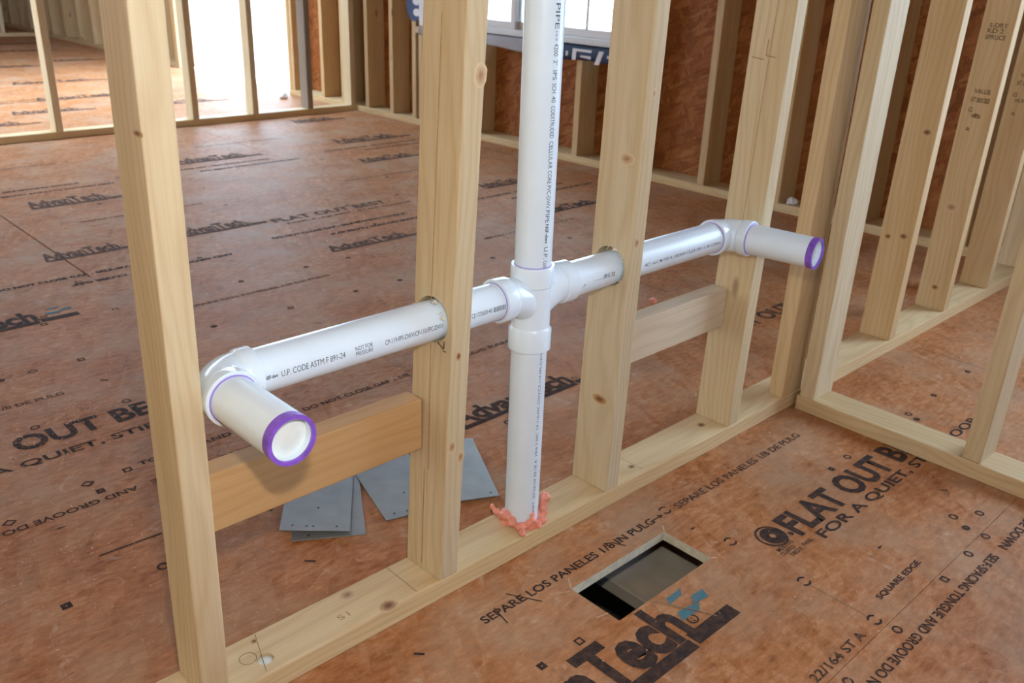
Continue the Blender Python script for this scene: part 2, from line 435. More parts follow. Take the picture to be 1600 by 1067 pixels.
# ================================================================== FLOOR (tongue-and-groove panels, rows along X)
floor = empty('floor', (0, 0, 0), 'structure', 'reddish brown strand board subfloor with black factory printing')
ROWS = [(-3.035, -1.785), (-1.785, -0.535), (-0.535, 0.715)] + [(0.715 + 1.26 * k, 0.715 + 1.26 * (k + 1)) for k in range(10)]
FT = 0.0185
HX0, HX1, HY0, HY1 = 0.190, 0.449, -0.234, -0.126
panels = {}
JOIN = {2: [-3.25, -0.75, 1.75, 2.9], 3: [-3.4, -0.95, 1.55, 2.9], 4: [-4.8, -2.34, 0.157, 2.66, 2.9]}
for ri, (y0, y1) in enumerate(ROWS):
    js = JOIN.get(ri) or [-4.0 + (0.0, 1.3, 0.6)[ri % 3], -1.5 + (0.0, 1.3, 0.6)[ri % 3], 1.0 + (0.0, 1.3, 0.6)[ri % 3], 2.9]
    for x0, x1 in zip(js, js[1:]):
        g = 0.0012
        bm = bmesh.new()
        ge = g * (2.4 if ri == 4 else 1.0)
        X0, X1, Y0, Y1 = x0 + ge, x1 - ge, y0 + g * 0.35, y1 - g * 0.35
        if x1 <= x0: continue
        if X0 < HX0 and X1 > HX1 and Y0 < HY0 and Y1 > HY1:
            xs = [X0, HX0, HX1, X1]; ys = [Y0, HY0, HY1, Y1]
        else:
            xs = [X0, X1]; ys = [Y0, Y1]
        cells = [(i, j) for i in range(len(xs) - 1) for j in range(len(ys) - 1) if not (len(xs) == 4 and i == 1 and j == 1)]
        V = {}
        def vt(i, j, z):
            k = (i, j, z)
            if k not in V: V[k] = bm.verts.new((xs[i], ys[j], z))
            return V[k]
        edges = {}
        for i, j in cells:
            q = [(i, j), (i + 1, j), (i + 1, j + 1), (i, j + 1)]
            bm.faces.new([vt(a, c, 0.0) for a, c in q]); bm.faces.new([vt(a, c, -FT) for a, c in q][::-1])
            for a, c in zip(q, q[1:] + q[:1]):
                if (c, a) in edges: edges.pop((c, a))
                else: edges[(a, c)] = 1
        for a, c in edges:
            f = bm.faces.new([vt(*a, 0.0), vt(*a, -FT), vt(*c, -FT), vt(*c, 0.0)])
            f.material_index = 1 if len(xs) == 4 and {a[0], c[0]} <= {1, 2} and {a[1], c[1]} <= {1, 2} else 0
        bmesh.ops.recalc_face_normals(bm, faces=bm.faces)
        me = from_bm(bm, 'floor_panel')
        me.materials.append(M['floor']); me.materials.append(M['floor_edge'])
        o = link('floor_panel', me, None, floor)
        panels[(ri, round(x0, 2))] = o
def panel_at(x, y):
    for ri, (y0, y1) in enumerate(ROWS):
        if y0 <= y < y1:
            best = [k for k in panels if k[0] == ri and k[1] <= x]
            if best: return panels[max(best)]
    return panels[(2, -0.75)]
def ftext(s, x0, x1, y, h, mat='ink', flip=False, **kw):
    """text on the floor from x0 to x1 (x0 < x1); flip: upside down, its baseline up at y + h"""
    if flip: return flat_text(s, x1, y + h, x1 - x0, h, panel_at((x0 + x1) / 2, y), mat, math.pi, **kw)
    return flat_text(s, x0, y, x1 - x0, h, panel_at((x0 + x1) / 2, y), mat, 0.0, **kw)
def polys(name, plist, parent, mat, z=0.0009):
    bm = bmesh.new()
    for p in plist:
        if isinstance(p, tuple) and p[0] == 'ring':
            _, cx, cy, rx, ry, hole, n, ph = p
            a = [bm.verts.new((cx + rx * math.cos(ph + 2 * math.pi * k / n), cy + ry * math.sin(ph + 2 * math.pi * k / n), z)) for k in range(n)]
            b_ = [bm.verts.new((cx + rx * hole * math.cos(ph + 2 * math.pi * k / n), cy + ry * hole * math.sin(ph + 2 * math.pi * k / n), z)) for k in range(n)]
            for k in range(n): bm.faces.new((a[k], a[(k + 1) % n], b_[(k + 1) % n], b_[k]))
        elif isinstance(p, tuple) and p[0] == 'arc':
            _, cx, cy, r, th, a0, a1 = p
            n = 12
            q = [a0 + (a1 - a0) * k / n for k in range(n + 1)]
            o_ = [bm.verts.new((cx + r * math.cos(t), cy + r * math.sin(t), z)) for t in q]
            i_ = [bm.verts.new((cx + (r - th) * math.cos(t), cy + (r - th) * math.sin(t), z)) for t in q]
            for k in range(n): bm.faces.new((o_[k], o_[k + 1], i_[k + 1], i_[k]))
        else:
            bm.faces.new([bm.verts.new((x, y, z)) for x, y in p])
    for f in bm.faces:
        f.normal_update()
        if f.normal.z < 0: f.normal_flip()
    return link(name, from_bm(bm, name), mat, parent)
def stroke(a, b_, t):
    a, b_ = Vector(a), Vector(b_); d = (b_ - a).normalized(); n = Vector((-d.y, d.x)) * t / 2
    return [tuple(a + n), tuple(a - n), tuple(b_ - n), tuple(b_ + n)]

def logo(x0, x1, y, h, blue=True, mat='ink', tw=0.80):
    if y > 1.9: h *= 1.35
    """large maker's word with the bar under it and the blue flash over the bar's end"""
    p = panel_at((x0 + x1) / 2, y)
    wd = x1 - x0
    ftext('AdvanTech', x0, x0 + wd * tw, y, h, mat, bold=0.042)
    ftext('®', x0 + wd * (tw + 0.01), x0 + wd * (tw + 0.05), y + 0.1 * h, h * 0.22, mat)
    yb = y - 0.01 * h
    polys('printed_bar', [[(x0, yb - 0.32 * h), (x0 + wd * 0.79, yb - 0.32 * h), (x0 + wd * 0.79, yb - 0.06 * h), (x0, yb - 0.06 * h)],
                          [(x0 + wd * 0.80, yb - 0.28 * h), (x0 + wd, yb - 0.28 * h), (x0 + wd, yb + 0.04 * h), (x0 + wd * 0.80, yb + 0.04 * h)]], p, mat)
    if blue:
        bx, by = x0 + wd * 0.84, y + 0.12 * h
        u = wd * 0.05
        polys('printed_flash', [[(bx + u * 0.5, by + h * 0.62), (bx + u * 1.9, by + h * 0.66), (bx + u * 2.3, by + h * 0.80), (bx + u * 0.9, by + h * 0.78)],
                                [(bx, by + h * 0.18), (bx + u * 1.6, by + h * 0.16), (bx + u * 2.2, by + h * 0.33), (bx + u * 0.4, by + h * 0.40)],
                                [(bx + u * 1.7, by + h * 0.34), (bx + u * 3.0, by + h * 0.28), (bx + u * 3.3, by + h * 0.50), (bx + u * 2.2, by + h * 0.52)]], p, 'ink_blue')

# --- printing on the near panel, this side of the plumbing wall
logo(-0.214, 0.360, -0.3305, 0.088, tw=0.84)
ftext('SEPARE LOS PANELES 1/8 IN PULG', 0.018, 0.462, -0.096, 0.017, 'ink')
P0 = panel_at(0.5, -0.1)
polys('printed_arrow', [stroke((0.462, -0.089), (0.480, -0.089), 0.003), [(0.480, -0.095), (0.492, -0.089), (0.480, -0.083)]], P0, 'ink')
ftext('SEPARE LOS PANELES 1/8 DE PULG', 0.535, 1.000, -0.097, 0.017, 'ink_soft')
polys('printed_strokes', [stroke((0.095, -0.062), (0.128, -0.117), 0.0022), stroke((0.055, -0.075), (0.047, -0.118), 0.0022),
                          stroke((0.345, -0.083), (0.358, -0.107), 0.003), stroke((0.33, -0.076), (0.343, -0.084), 0.003)], P0, 'ink')
ftext('FLAT OUT BEST', 0.640, 1.245, -0.306, 0.063, 'ink', bold=0.035)
ftext('FOR A QUIET, STIFF FLOOR', 0.668, 1.42, -0.342, 0.023, 'ink')
polys('printed_seal', [('ring', 0.594, -0.270, 0.032, 0.032, 0.86, 32, 0), ('ring', 0.597, -0.271, 0.025, 0.025, 0.25, 24, 0), ('ring', 0.631, -0.290, 0.006, 0.006, 0.01, 12, 0)], P0, 'ink')
for k, (a, c, yy) in enumerate(((0.562, 0.612, -0.308), (0.556, 0.600, -0.320), (0.615, 0.648, -0.330), (0.570, 0.606, -0.332))):
    ftext(('MOISTURE', 'GUARD', 'PANEL', 'SUBFLOOR')[k], a, c, yy, 0.009, 'ink_soft', bold=0.03)
ftext('22/164 ST A', 0.310, 0.470, -0.525, 0.016, 'ink_soft')
ftext('SQUARE EDGE', 0.575, 0.735, -0.498, 0.011, 'ink', bold=0.03)
ftext('SELF-SPACING TONGUE AND GROOVE DO NOT', 0.335, 0.865, -0.590, 0.017, 'ink', flip=True)
ftext('INSTALL THIS SIDE DOWN', 0.90, 1.25, -0.590, 0.017, 'ink', flip=True)
near = []
for x, y, kind in ((0.104, -0.224, 1), (0.020, -0.223, 2), (0.993, -0.217, 0), (0.916, -0.220, 2), (1.690, -0.205, 3), (1.466, -0.208, 3), (1.310, -0.213, 0), (1.298, -0.238, 3),
                   (0.349, -0.555, 0), (0.522, -0.552, 0), (0.718, -0.548, 1), (0.830, -0.546, 0), (0.915, -0.545, 0), (0.915, -0.508, 3), (0.935, -0.475, 0), (0.99, -0.505, 0),
                   (-0.105, -0.079, 4), (0.499, -0.156, 5), (0.72, -0.425, 5), (1.02, -0.42, 4), (1.03, -0.63, 4)):
    near.append((x, y, kind))
def mark(x, y, k, s=0.0085):
    if k == 0: return [('ring', x, y, s * 1.05, s * 1.05, 0.6, 20, 0)]
    if k == 1: return [('ring', x, y, s * 1.25, s * 1.25, 0.55, 4, math.pi / 4)]
    if k == 2: return [('ring', x, y, s * 1.15, s * 1.15, 0.2, 4, math.pi / 4)]
    if k == 3: return [('ring', x, y, s, s * 0.9, 0.25, 14, 0)]
    if k == 4: return [[(x - s * 0.9, y + s * 0.55), (x - s * 0.5, y + s * 0.9), (x + s * 0.9, y - s * 0.5), (x + s * 0.5, y - s * 0.9)]]
    if k == 5: return [[(x - s, y), (x, y + s * 0.3), (x + s * 1.2, y + s * 0.1), (x, y - s * 0.3)]]
    if k == 6: return [('ring', x, y, s * 1.4, s * 1.2, 0.6, 4, 0)]
    return []
pl = []
for x, y, k in near: pl += mark(x, y, k)
for x, y in ((0.519, -0.228), (0.518, -0.383), (0.516, -0.515), (0.508, -0.082)):
    pl += [('arc', x, y, 0.0125, 0.004, 0.5, 2.5), ('arc', x, y, 0.0125, 0.004, 3.6, 5.7)]
polys('printed_marks', pl, P0, 'ink')
polys('scored_line', [stroke((0.517, -0.395), (0.516, -0.503), 0.0018)], P0, 'pencil')
polys('pencil_lines', [stroke((0.268, -0.237), (0.255, -0.268), 0.0015), stroke((0.270, -0.236), (0.322, -0.334), 0.0017), stroke((0.286, -0.270), (0.322, -0.332), 0.0013),
                       stroke((0.330, -0.336), (0.340, -0.312), 0.0013)], P0, 'pencil', 0.0013)
polys('saw_nicks', [stroke((0.190, -0.126), (0.205, -0.104), 0.002), stroke((0.182, -0.130), (0.150, -0.112), 0.0016), stroke((0.449, -0.126), (0.462, -0.112), 0.0022),
                    stroke((0.190, -0.210), (0.166, -0.205), 0.002), stroke((0.449, -0.234), (0.456, -0.240), 0.003)], P0, 'dust', 0.0013)

# --- printing beyond the wall
ftext('FLAT OUT BEST', -0.582, 0.020, 0.950, 0.066, 'ink', bold=0.035)
ftext('FOR A QUIET, STIFF FLOOR', -0.555, 0.12, 0.878, 0.026, 'ink')
ftext('AND GROOVE DO NOT', -0.560, -0.236, 0.650, 0.017, 'ink', flip=True)
ftext('SELF-SPACING TONGUE', -0.210, 0.15, 0.650, 0.017, 'ink_soft', flip=True)
ftext('DO NOT CLOSE GAP - 1/8', 0.190, 0.500, 0.732, 0.016, 'ink')
ftext('TONGUE AND GROOVE -', -0.20, 0.165, 0.736, 0.016, 'ink')
ftext('SEPARE LOS PANELES 1/8 DE PULG', -0.62, -0.20, 1.168, 0.018, 'ink_soft')
ftext('SEPARE LOS PANELES 1/8', 0.55, 1.0, 0.732, 0.016, 'ink_soft')
logo(-0.50, 0.015, 1.690, 0.085)
logo(0.42, 0.90, 0.440, 0.060, False)
logo(0.92, 1.35, 1.745, 0.055, False, 'ink_soft')
logo(0.10, 0.42, 2.225, 0.055, False, 'ink_soft')
logo(0.58, 0.93, 2.235, 0.06, False, 'ink_soft')
logo(0.28, 0.66, 2.945, 0.075, False, 'ink_soft')
logo(1.87, 2.34, 1.66, 0.06, False)
logo(2.02, 2.33, 2.15, 0.06, False, 'ink_soft')
logo(1.10, 1.56, 3.40, 0.07, False, 'ink_soft')
logo(2.05, 2.55, 3.42, 0.08, False, 'ink_soft')
logo(1.88, 2.28, 2.93, 0.06, False, 'ink_soft')
logo(2.20, 2.55, 4.12, 0.07, False, 'ink_soft')
for k, (x0, x1, y) in enumerate(((1.2, 1.85, 5.75), (0.9, 1.4, 5.25), (1.5, 1.85, 7.68), (2.05, 2.5, 7.95), (1.3, 2.0, 6.6), (1.6, 2.4, 8.9), (0.4, 0.95, 4.9), (1.7, 2.3, 5.2), (2.0, 2.6, 9.6))):
    logo(x0, x1, y, 0.08, False, 'ink_soft')
ftext('FLAT OUT BEST', 0.95, 1.50, 2.19, 0.05, 'ink_soft', bold=0.035)
ftext('FOR A QUIET, STIFF FLOOR', 0.98, 1.60, 2.14, 0.02, 'ink_soft')
ftext('FLAT OUT BEST', 1.40, 1.95, 0.36, 0.055, 'ink_soft', bold=0.035)
for sy in (1.975, 3.235, 4.495, 5.755):
    for k in range(3):
        x = -0.3 + k * 0.95 + (sy * 0.7) % 0.4
        ftext('DO NOT CLOSE GAP - SELF-SPACING TONGUE', x, x + 0.62, sy + 0.022, 0.020, 'ink', bold=0.05)
        ftext('AND GROOVE DO NOT CLOSE GAP', x + 0.2, x + 0.75, sy - 0.060, 0.020, 'ink', flip=True, bold=0.05)
for sy in (1.52, 2.62, 3.72):
    for k in range(2):
        x = 0.1 + k * 1.2 + (sy * 0.9) % 0.3
        ftext('SEPARE LOS PANELES 1/8 DE PULG', x, x + 0.5, sy, 0.016, 'ink_soft')
back = [(-0.099, 1.344, 1), (-0.217, 1.344, 6), (-0.100, 1.186, 4), (-0.292, 1.338, 3), (-0.105, 1.041, 0), (-0.308, 1.040, 0), (-0.307, 0.734, 6), (-0.297, 0.692, 2), (-0.226, 0.736, 1), (-0.464, 0.690, 6),
        (-0.468, 0.385, 2), (-0.307, 0.384, 0), (0.512, 1.643, 3), (0.268, 1.344, 3), (-0.091, 1.647, 1), (0.107, 1.645, 1), (0.109, 1.946, 0), (0.518, 1.950, 3), (0.513, 1.340, 0), (0.750, 1.342, 2), (0.924, 1.643, 3),
        (0.924, 1.341, 3), (0.756, 1.645, 2), (1.334, 1.333, 3), (0.509, 1.184, 4), (1.780, 2.582, 3), (1.613, 2.281, 3), (1.131, 1.650, 5), (1.252, 1.946, 3), (-0.107, 0.231, 4), (-0.079, 0.425, 6), (-0.40, 0.613, 5),
        (1.334, 1.643, 3), (1.745, 1.34, 3), (1.745, 1.64, 3), (0.512, 2.25, 3), (0.924, 2.55, 3), (1.334, 2.86, 3), (1.745, 3.1, 3), (2.15, 2.6, 3), (0.52, 2.86, 3), (1.33, 2.25, 3), (0.52, 0.385, 0), (0.93, 0.69, 0),
        (1.33, 0.69, 0), (1.33, 0.385, 0), (1.745, 0.385, 0), (0.93, 1.04, 0), (1.33, 1.04, 0), (1.745, 1.04, 0)]
byp = {}
for x, y, k in back: byp.setdefault(panel_at(x, y).name, []).extend(mark(x, y, k, 0.010))
byp.setdefault(panel_at(-0.3, 0.48).name, []).append(stroke((-0.379, 0.484), (-0.267, 0.480), 0.004))
for n, p in byp.items(): polys('printed_marks', p, bpy.data.objects[n], 'ink')

# duct opening: a joist edge and shaded ground under the hole
hole = empty('crawlspace_floor', (0.3, -0.18, -0.5), 'structure', 'dark crawl space under the subfloor opening')
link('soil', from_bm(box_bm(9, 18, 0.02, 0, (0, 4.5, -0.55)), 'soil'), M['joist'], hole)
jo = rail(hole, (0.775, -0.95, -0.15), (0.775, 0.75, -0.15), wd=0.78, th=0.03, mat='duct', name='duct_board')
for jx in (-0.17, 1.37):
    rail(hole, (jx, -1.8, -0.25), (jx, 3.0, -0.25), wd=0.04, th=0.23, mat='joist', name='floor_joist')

for nme, sx, sy, cx, cy in (('foundation_light_block', 0.2, 16.4, -4.9, 5.0), ('foundation_light_block', 0.2, 16.4, 2.85, 5.0), ('foundation_light_block', 7.9, 0.2, -1.0, -3.1), ('foundation_light_block', 7.9, 0.2, -1.0, 13.15)):
    link(nme, from_bm(box_bm(sx, sy, 0.86, 0, (cx, cy, -0.455)), nme), 'joist', hole)  # unseen skirt added to keep sky light out of the crawl space
# ================================================================== PLUMBING WALL (front), along X
PX, PY, PZ = 0.2315, 0.0445, 0.4885          # crossing of the pipes
PR = 0.0308
wf = empty('wall_front', (0, 0.0445, 0), 'structure', 'open pine stud partition carrying the white drain pipes')
# base positions (centre), lean and twist as they stand
XS = {0: -0.3928, 1: 0.0190, 2: 0.4367, 3: 0.8579, 6: 1.651, 7: 2.015, 8: 2.360}
LEAN = {0: (0.0115, -0.0058), 1: (0.0258, -0.0226), 2: (0.0107, -0.0088), 3: (0.0105, -0.0117)}
TW = {0: -0.056, 1: 0.029, 2: 0.005, 3: 0.014}
front_plate = rail(wf, (-2.6, 0.0445, 0), (2.80, 0.0445, 0), cut=[((-0.306, 0.029, -0.05), (-0.306, 0.029, 0.1), 0.0125), ((PX, PY, -0.05), (PX, PY, 0.1), PR + 0.002)])
studs = {}
for i, x in XS.items():
    cut = None
    if i == 1: cut = ((x - 0.1, PY - 0.004, PZ + 0.006), (x + 0.1, PY - 0.004, PZ + 0.006), 0.0365)
    if i == 2: cut = ((x - 0.1, PY - 0.002, PZ + 0.006), (x + 0.1, PY - 0.002, PZ + 0.006), 0.0365)
    studs[i] = stud(wf, x, 0.0445, lean=LEAN.get(i, (0.0105, -0.01)), twist=TW.get(i, 0), cut=cut, mat='stud_warm' if i > 3 else 'stud')
for x in (-0.81, -1.22, -1.63, -2.04): stud(wf, x, 0.0445)
stud(wf, 1.1115, 0.019, across=True, lean=(0.011, 0.0), name='backing_stud', mat='stud_warm')
stud(wf, 2.70, 0.0445, lean=(0.012, -0.01))
def block(x0, x1, mat, z=0.3125):
    mw = Matrix.Translation((x0, 0.0695, z)) @ Matrix.Rotation(math.pi / 2, 4, 'X')
    me = board_mesh(x1 - x0, W, T).copy()
    me.materials.clear()
    return link('blocking', me, mat, wf, mw)
tag(block(-0.3715, 0.004, 'block'), 'orange tinted wooden block between the two left studs')
tag(block(0.4585, 0.8400, 'pale'), 'pale grainy wooden block between the two right studs')

def knot(parent, p, n, rx, rz, mat='knot', roll=0.0):
    """flat oval knot set in the face with normal n"""
    n = Vector(n).normalized()
    rx *= 1.4; rz *= 1.4
    q = n.to_track_quat('Z', 'Y').to_matrix().to_4x4()
    bm = bmesh.new()
    c = bm.verts.new((0, 0, 0.0006)); N = 14
    v = [bm.verts.new((rx * math.cos(2 * math.pi * k / N) * random.uniform(.9, 1.1), rz * math.sin(2 * math.pi * k / N) * random.uniform(.9, 1.1), 0.0)) for k in range(N)]
    for k in range(N): bm.faces.new((c, v[k], v[(k + 1) % N]))
    return link('knot', from_bm(bm, 'knot', True), mat, parent, Matrix.Translation(Vector(p) + n * 0.0005) @ q @ Matrix.Rotation(roll, 4, 'Z'))
def lean_pt(i, dx, y, z):
    """point on stud i: dx from its centre, y from the wall's middle, at height z"""
    tw = TW.get(i, 0); lx, ly = LEAN.get(i, (0.0105, -0.01))
    return (XS[i] + dx * math.cos(tw) - y * math.sin(tw) + lx * (z - T), 0.0445 + dx * math.sin(tw) + y * math.cos(tw) + ly * (z - T), z)
for i, face, off, z, rx, rz, mt in ((2, 'x', -0.017, 0.690, 0.008, 0.013, 'knot_pale'), (2, 'x', -0.010, 0.230, 0.008, 0.015, 'knot'), (1, 'y', 0.010, 0.852, 0.009, 0.012, 'knot_pale'),
                                    (1, 'y', -0.008, 0.290, 0.006, 0.009, 'knot_pale'), (1, 'y', 0.011, 0.265, 0.006, 0.008, 'knot_pale'), (1, 'y', -0.004, 0.445, 0.004, 0.006, 'knot'),
                                    (0, 'x', -0.035, 0.815, 0.003, 0.010, 'knot'), (2, 'y', -0.004, 0.545, 0.006, 0.008, 'knot_pale'), (2, 'y', 0.0, 0.80, 0.003, 0.006, 'knot_pale'),
                                    (6, 'x', -0.02, 0.34, 0.007, 0.010, 'knot'), (6, 'x', 0.022, 0.33, 0.006, 0.008, 'knot'), (6, 'x', -0.02, 0.62, 0.007, 0.010, 'knot'), (7, 'x', 0.005, 0.36, 0.010, 0.014, 'knot_pale'), (7, 'x', -0.005, 0.11, 0.007, 0.009, 'knot'),
                                    (7, 'x', 0.0, 0.63, 0.005, 0.008, 'knot')):
    if face == 'x': knot(studs[i], lean_pt(i, -0.019, off, z), (-1, 0, 0), rz, rx, mt)
    else: knot(studs[i], lean_pt(i, off, -0.0445, z), (0, -1, 0), rx, rz, mt)
knot(front_plate, (-0.135, 0.070, T), (0, 0, 1), 0.010, 0.008, 'knot_pale')
knot(front_plate, (-0.101, 0.006, T), (0, 0, 1), 0.013, 0.010, 'knot')
knot(front_plate, (0.535, 0.030, T), (0, 0, 1), 0.007, 0.006, 'knot')
knot(front_plate, (0.80, 0.045, T), (0, 0, 1), 0.009, 0.007, 'knot')
knot(front_plate, (-0.30, 0.072, T), (0, 0, 1), 0.004, 0.004, 'knot')
def plate_ink(name, plist): return polys(name, plist, front_plate, 'pencil', T + 0.0006)
plate_ink('pencil_lines', [stroke((-0.045, 0.088), (-0.045, 0.004), 0.0014), stroke((-0.292, 0.085), (-0.318, 0.004), 0.0012), stroke((0.545, 0.07), (0.545, 0.008), 0.0012), ('ring', -0.325, 0.045, 0.013, 0.013, 0.9, 20, 0)])
flat_text('S1', -0.178, 0.026, 0.020, 0.012, front_plate, 'pitch', 0.0, T + 0.0006, bold=0.0)
# white filled bolt hole in the plate
link('bolt_hole_fill', from_bm(lathe_bm([(0, 0.0001), (0, 0.0122), (0.0045, 0.0122), (0.006, 0.010), (0.0065, 0.0001)], (-0.306, 0.029, 0.029), (0, 0, 1), 24, closed=False), 'fill', True), 'plug', front_plate)
# split fibres round the bored holes
def fibres(i, seedn):
    random.seed(seedn)
    bm = bmesh.new()
    for k in range(26):
        a = random.uniform(0.15, 2.9) if k < 18 else random.uniform(-2.6, -0.5)
        r = 0.0365
        p = Vector(lean_pt(i, -0.0192, 0, PZ)); p.y = PY - 0.003 + r * math.cos(a); p.z = PZ + 0.006 + r * math.sin(a)
        d = Vector((-random.uniform(0.001, 0.006), -math.cos(a) * random.uniform(-.004, 0.010), -math.sin(a) * random.uniform(-.004, 0.008)))
        t = Vector((0, -math.sin(a), math.cos(a))) * random.uniform(0.001, 0.003)
        bm.faces.new([bm.verts.new(p + t), bm.verts.new(p - t), bm.verts.new(p + d)])
    o = link('split_fibres', from_bm(bm, 'fibres'), 'floor_edge', studs[i]); tag(o, kind='stuff')
fibres(1, 3); fibres(2, 5)
# pen tick beside the hole in the second stud
def face_ink(parent, name, i, strokes, mat='stamp'):
    bm = bmesh.new()
    for (y0, z0), (y1, z1), t in strokes:
        a, b_ = Vector((y0, z0)), Vector((y1, z1)); d = (b_ - a).normalized(); n = Vector((-d.y, d.x)) * t / 2
        q = [a + n, a - n, b_ - n, b_ + n]
        bm.faces.new([bm.verts.new(Vector(lean_pt(i, -0.0197, v.x, v.y))) for v in q])
    return link(name, from_bm(bm, name), mat, parent)
face_ink(studs[1], 'pen_tick', 1, [((-0.014, 0.462), (-0.028, 0.455), 0.003), ((-0.028, 0.456), (-0.029, 0.468), 0.003), ((-0.026, 0.452), (-0.034, 0.452), 0.002)])
face_ink(studs[1], 'pitch_streak', 1, [((0.004, 0.93), (0.004, 0.50), 0.0016), ((0.002, 0.455), (-0.004, 0.235), 0.0018), ((0.006, 0.235), (0.004, 0.05), 0.0016)], 'pitch')
face_ink(studs[3], 'pitch_streak', 3, [((-0.004, 0.95), (0.0, 0.45), 0.0014), ((0.035, 0.835), (0.008, 0.832), 0.002), ((0.004, 0.84), (-0.018, 0.838), 0.002), ((0.004, 0.87), (0.004, 0.84), 0.002)], 'pitch')

def stamp_text(parent, i, s, y, z, wd, h, mat='stamp'):
    """ink stamp on the wide left face of a front-wall stud, upright to the reader"""
    me = text_mesh(s, 0.02)
    for v in me.vertices:
        v.co = Vector(lean_pt(i, -0.0199, y - v.co.x * wd, z + v.co.y * h))
    return link('grade_stamp', me, mat, parent)
for i, items in {7: (('S-DRY', 0.022, 0.868, 0.05, 0.011), ('KD 2', 0.024, 0.853, 0.044, 0.012), ('SPRUCE', 0.026, 0.836, 0.055, 0.012), ('VALUE', 0.02, 0.690, 0.045, 0.012), ('HT 000 000', 0.024, 0.665, 0.052, 0.014), ('G', 0.024, 0.637, 0.012, 0.013), ('NLB', 0.012, 0.622, 0.026, 0.010), ('a', 0.018, 0.585, 0.010, 0.013)),
                 8: (('S-DRY', 0.0, 0.885, 0.05, 0.012), ('SPRUCE', 0.004, 0.865, 0.055, 0.012), ('VALUE', 0.02, 0.715, 0.045, 0.012), ('HT 000 000', 0.024, 0.690, 0.052, 0.014), ('G', 0.028, 0.655, 0.012, 0.013), ('NLB', 0.018, 0.640, 0.026, 0.010), ('a', 0.018, 0.600, 0.010, 0.013))}.items():
    for s, y, z, wd, h in items: stamp_text(studs[i], i, s, y, z, wd, h)

# ================================================================== RIGHT WALL, teeing into the front wall towards the viewer
wr = empty('wall_right', (1.1605, -0.4, 0), 'structure', 'short pine stud partition meeting the plumbing wall at a corner')
rail(wr, (1.1605, -0.012, 0), (1.1605, -2.6, 0))
stud(wr, 1.1605, -0.038, across=True, lean=(0.009, -0.004))
for k, y in enumerate((-0.428, -0.84, -1.25, -1.66)):
    stud(wr, 1.1645, y, across=True, lean=(0.008, -0.006))

# ================================================================== EXTERIOR WALL at X = 2.80, windows and door opening
XE = 2.80
we = empty('wall_exterior', (XE, 4.0, 0), 'structure', 'outer stud wall sheathed with brown strand board')
def sheath(y0, y1, z0=0.0, z1=H):
    g = 0.0015
    link('sheathing_panel', from_bm(box_bm(0.012, y1 - y0 - 2 * g, z1 - z0 - 2 * g, 0, (XE + W + 0.046 + 0.006, (y0 + y1) / 2, (z0 + z1) / 2)), 'sheathing'), 'osb', we)
EW = W + 0.046            # deeper exterior framing
WY0, WY1, WZ0, WZ1 = 1.93, 3.64, 0.592, 1.95
DY0, DY1 = 5.20, 7.05
for a, b_ in ((-2.25, -1.9), (-0.45, 0.70), (0.70, WY0), (WY1, 4.42), (4.42, DY0), (DY1, 8.25), (8.25, 9.5), (9.5, 10.75), (10.75, 12.0), (12.0, 13.2)): sheath(a, b_)
sheath(WY0, 2.78, 0, WZ0 - 0.04); sheath(2.78, WY1, 0, WZ0 - 0.04); sheath(WY0, WY1, WZ1, H); sheath(DY0, DY1, 2.1, H)
sheath(-1.9, -0.45, 0, 0.42); sheath(-1.9, -0.45, 2.1, H)
for a, b_ in ((-3.0, DY0), (DY1, 13.2)): rail(we, (XE + EW / 2, a, 0), (XE + EW / 2, b_, 0), wd=EW)
rail(we, (XE + EW / 2, -3.0, H - T), (XE + EW / 2, 13.2, H - T), wd=EW, name='top_plate')
def estud(y, z0=T, L=H - 2 * T, mat='stud_warm'): return stud(we, XE + EW / 2, y, z0, L, mat, across=True, wd=EW)
for y in (-1.92, -0.43, -0.14, 0.27, 0.68, 1.085, 1.487, WY0 - 0.019, 3.688 , 3.925, 4.198, 4.445, 4.485, 4.738, 5.135, 5.178, DY1 + 0.02, DY1 + 0.06, 7.45, 7.85, 8.22, 8.6, 9.0, 9.4, 9.79, 10.22, 10.6, 10.95, 11.26, 11.65, 12.0, 12.4): estud(y)
for y in (2.305, 2.684, 3.10, 3.50, 3.622, 1.95): estud(y, T, WZ0 - T - T - 0.001)
rail(we, (XE + EW / 2, WY0, WZ0 - T), (XE + EW / 2, WY1 + 0.03, WZ0 - T), wd=EW, mat='stud', name='window_sill_board')
rail(we, (XE + EW / 2, WY0, WZ1), (XE + EW / 2, WY1, WZ1), wd=EW, th=0.2, name='window_header')
rail(we, (XE + EW / 2, DY0, 2.1), (XE + EW / 2, DY1, 2.1), wd=EW, th=0.2, name='door_header')
rail(we, (XE + EW / 2, -1.9, 0.42), (XE + EW / 2, -0.45, 0.42), wd=EW, name='window_sill_board')
rail(we, (XE + EW / 2, -1.9, 2.1), (XE + EW / 2, -0.45, 2.1), wd=EW, th=0.2, name='window_header')
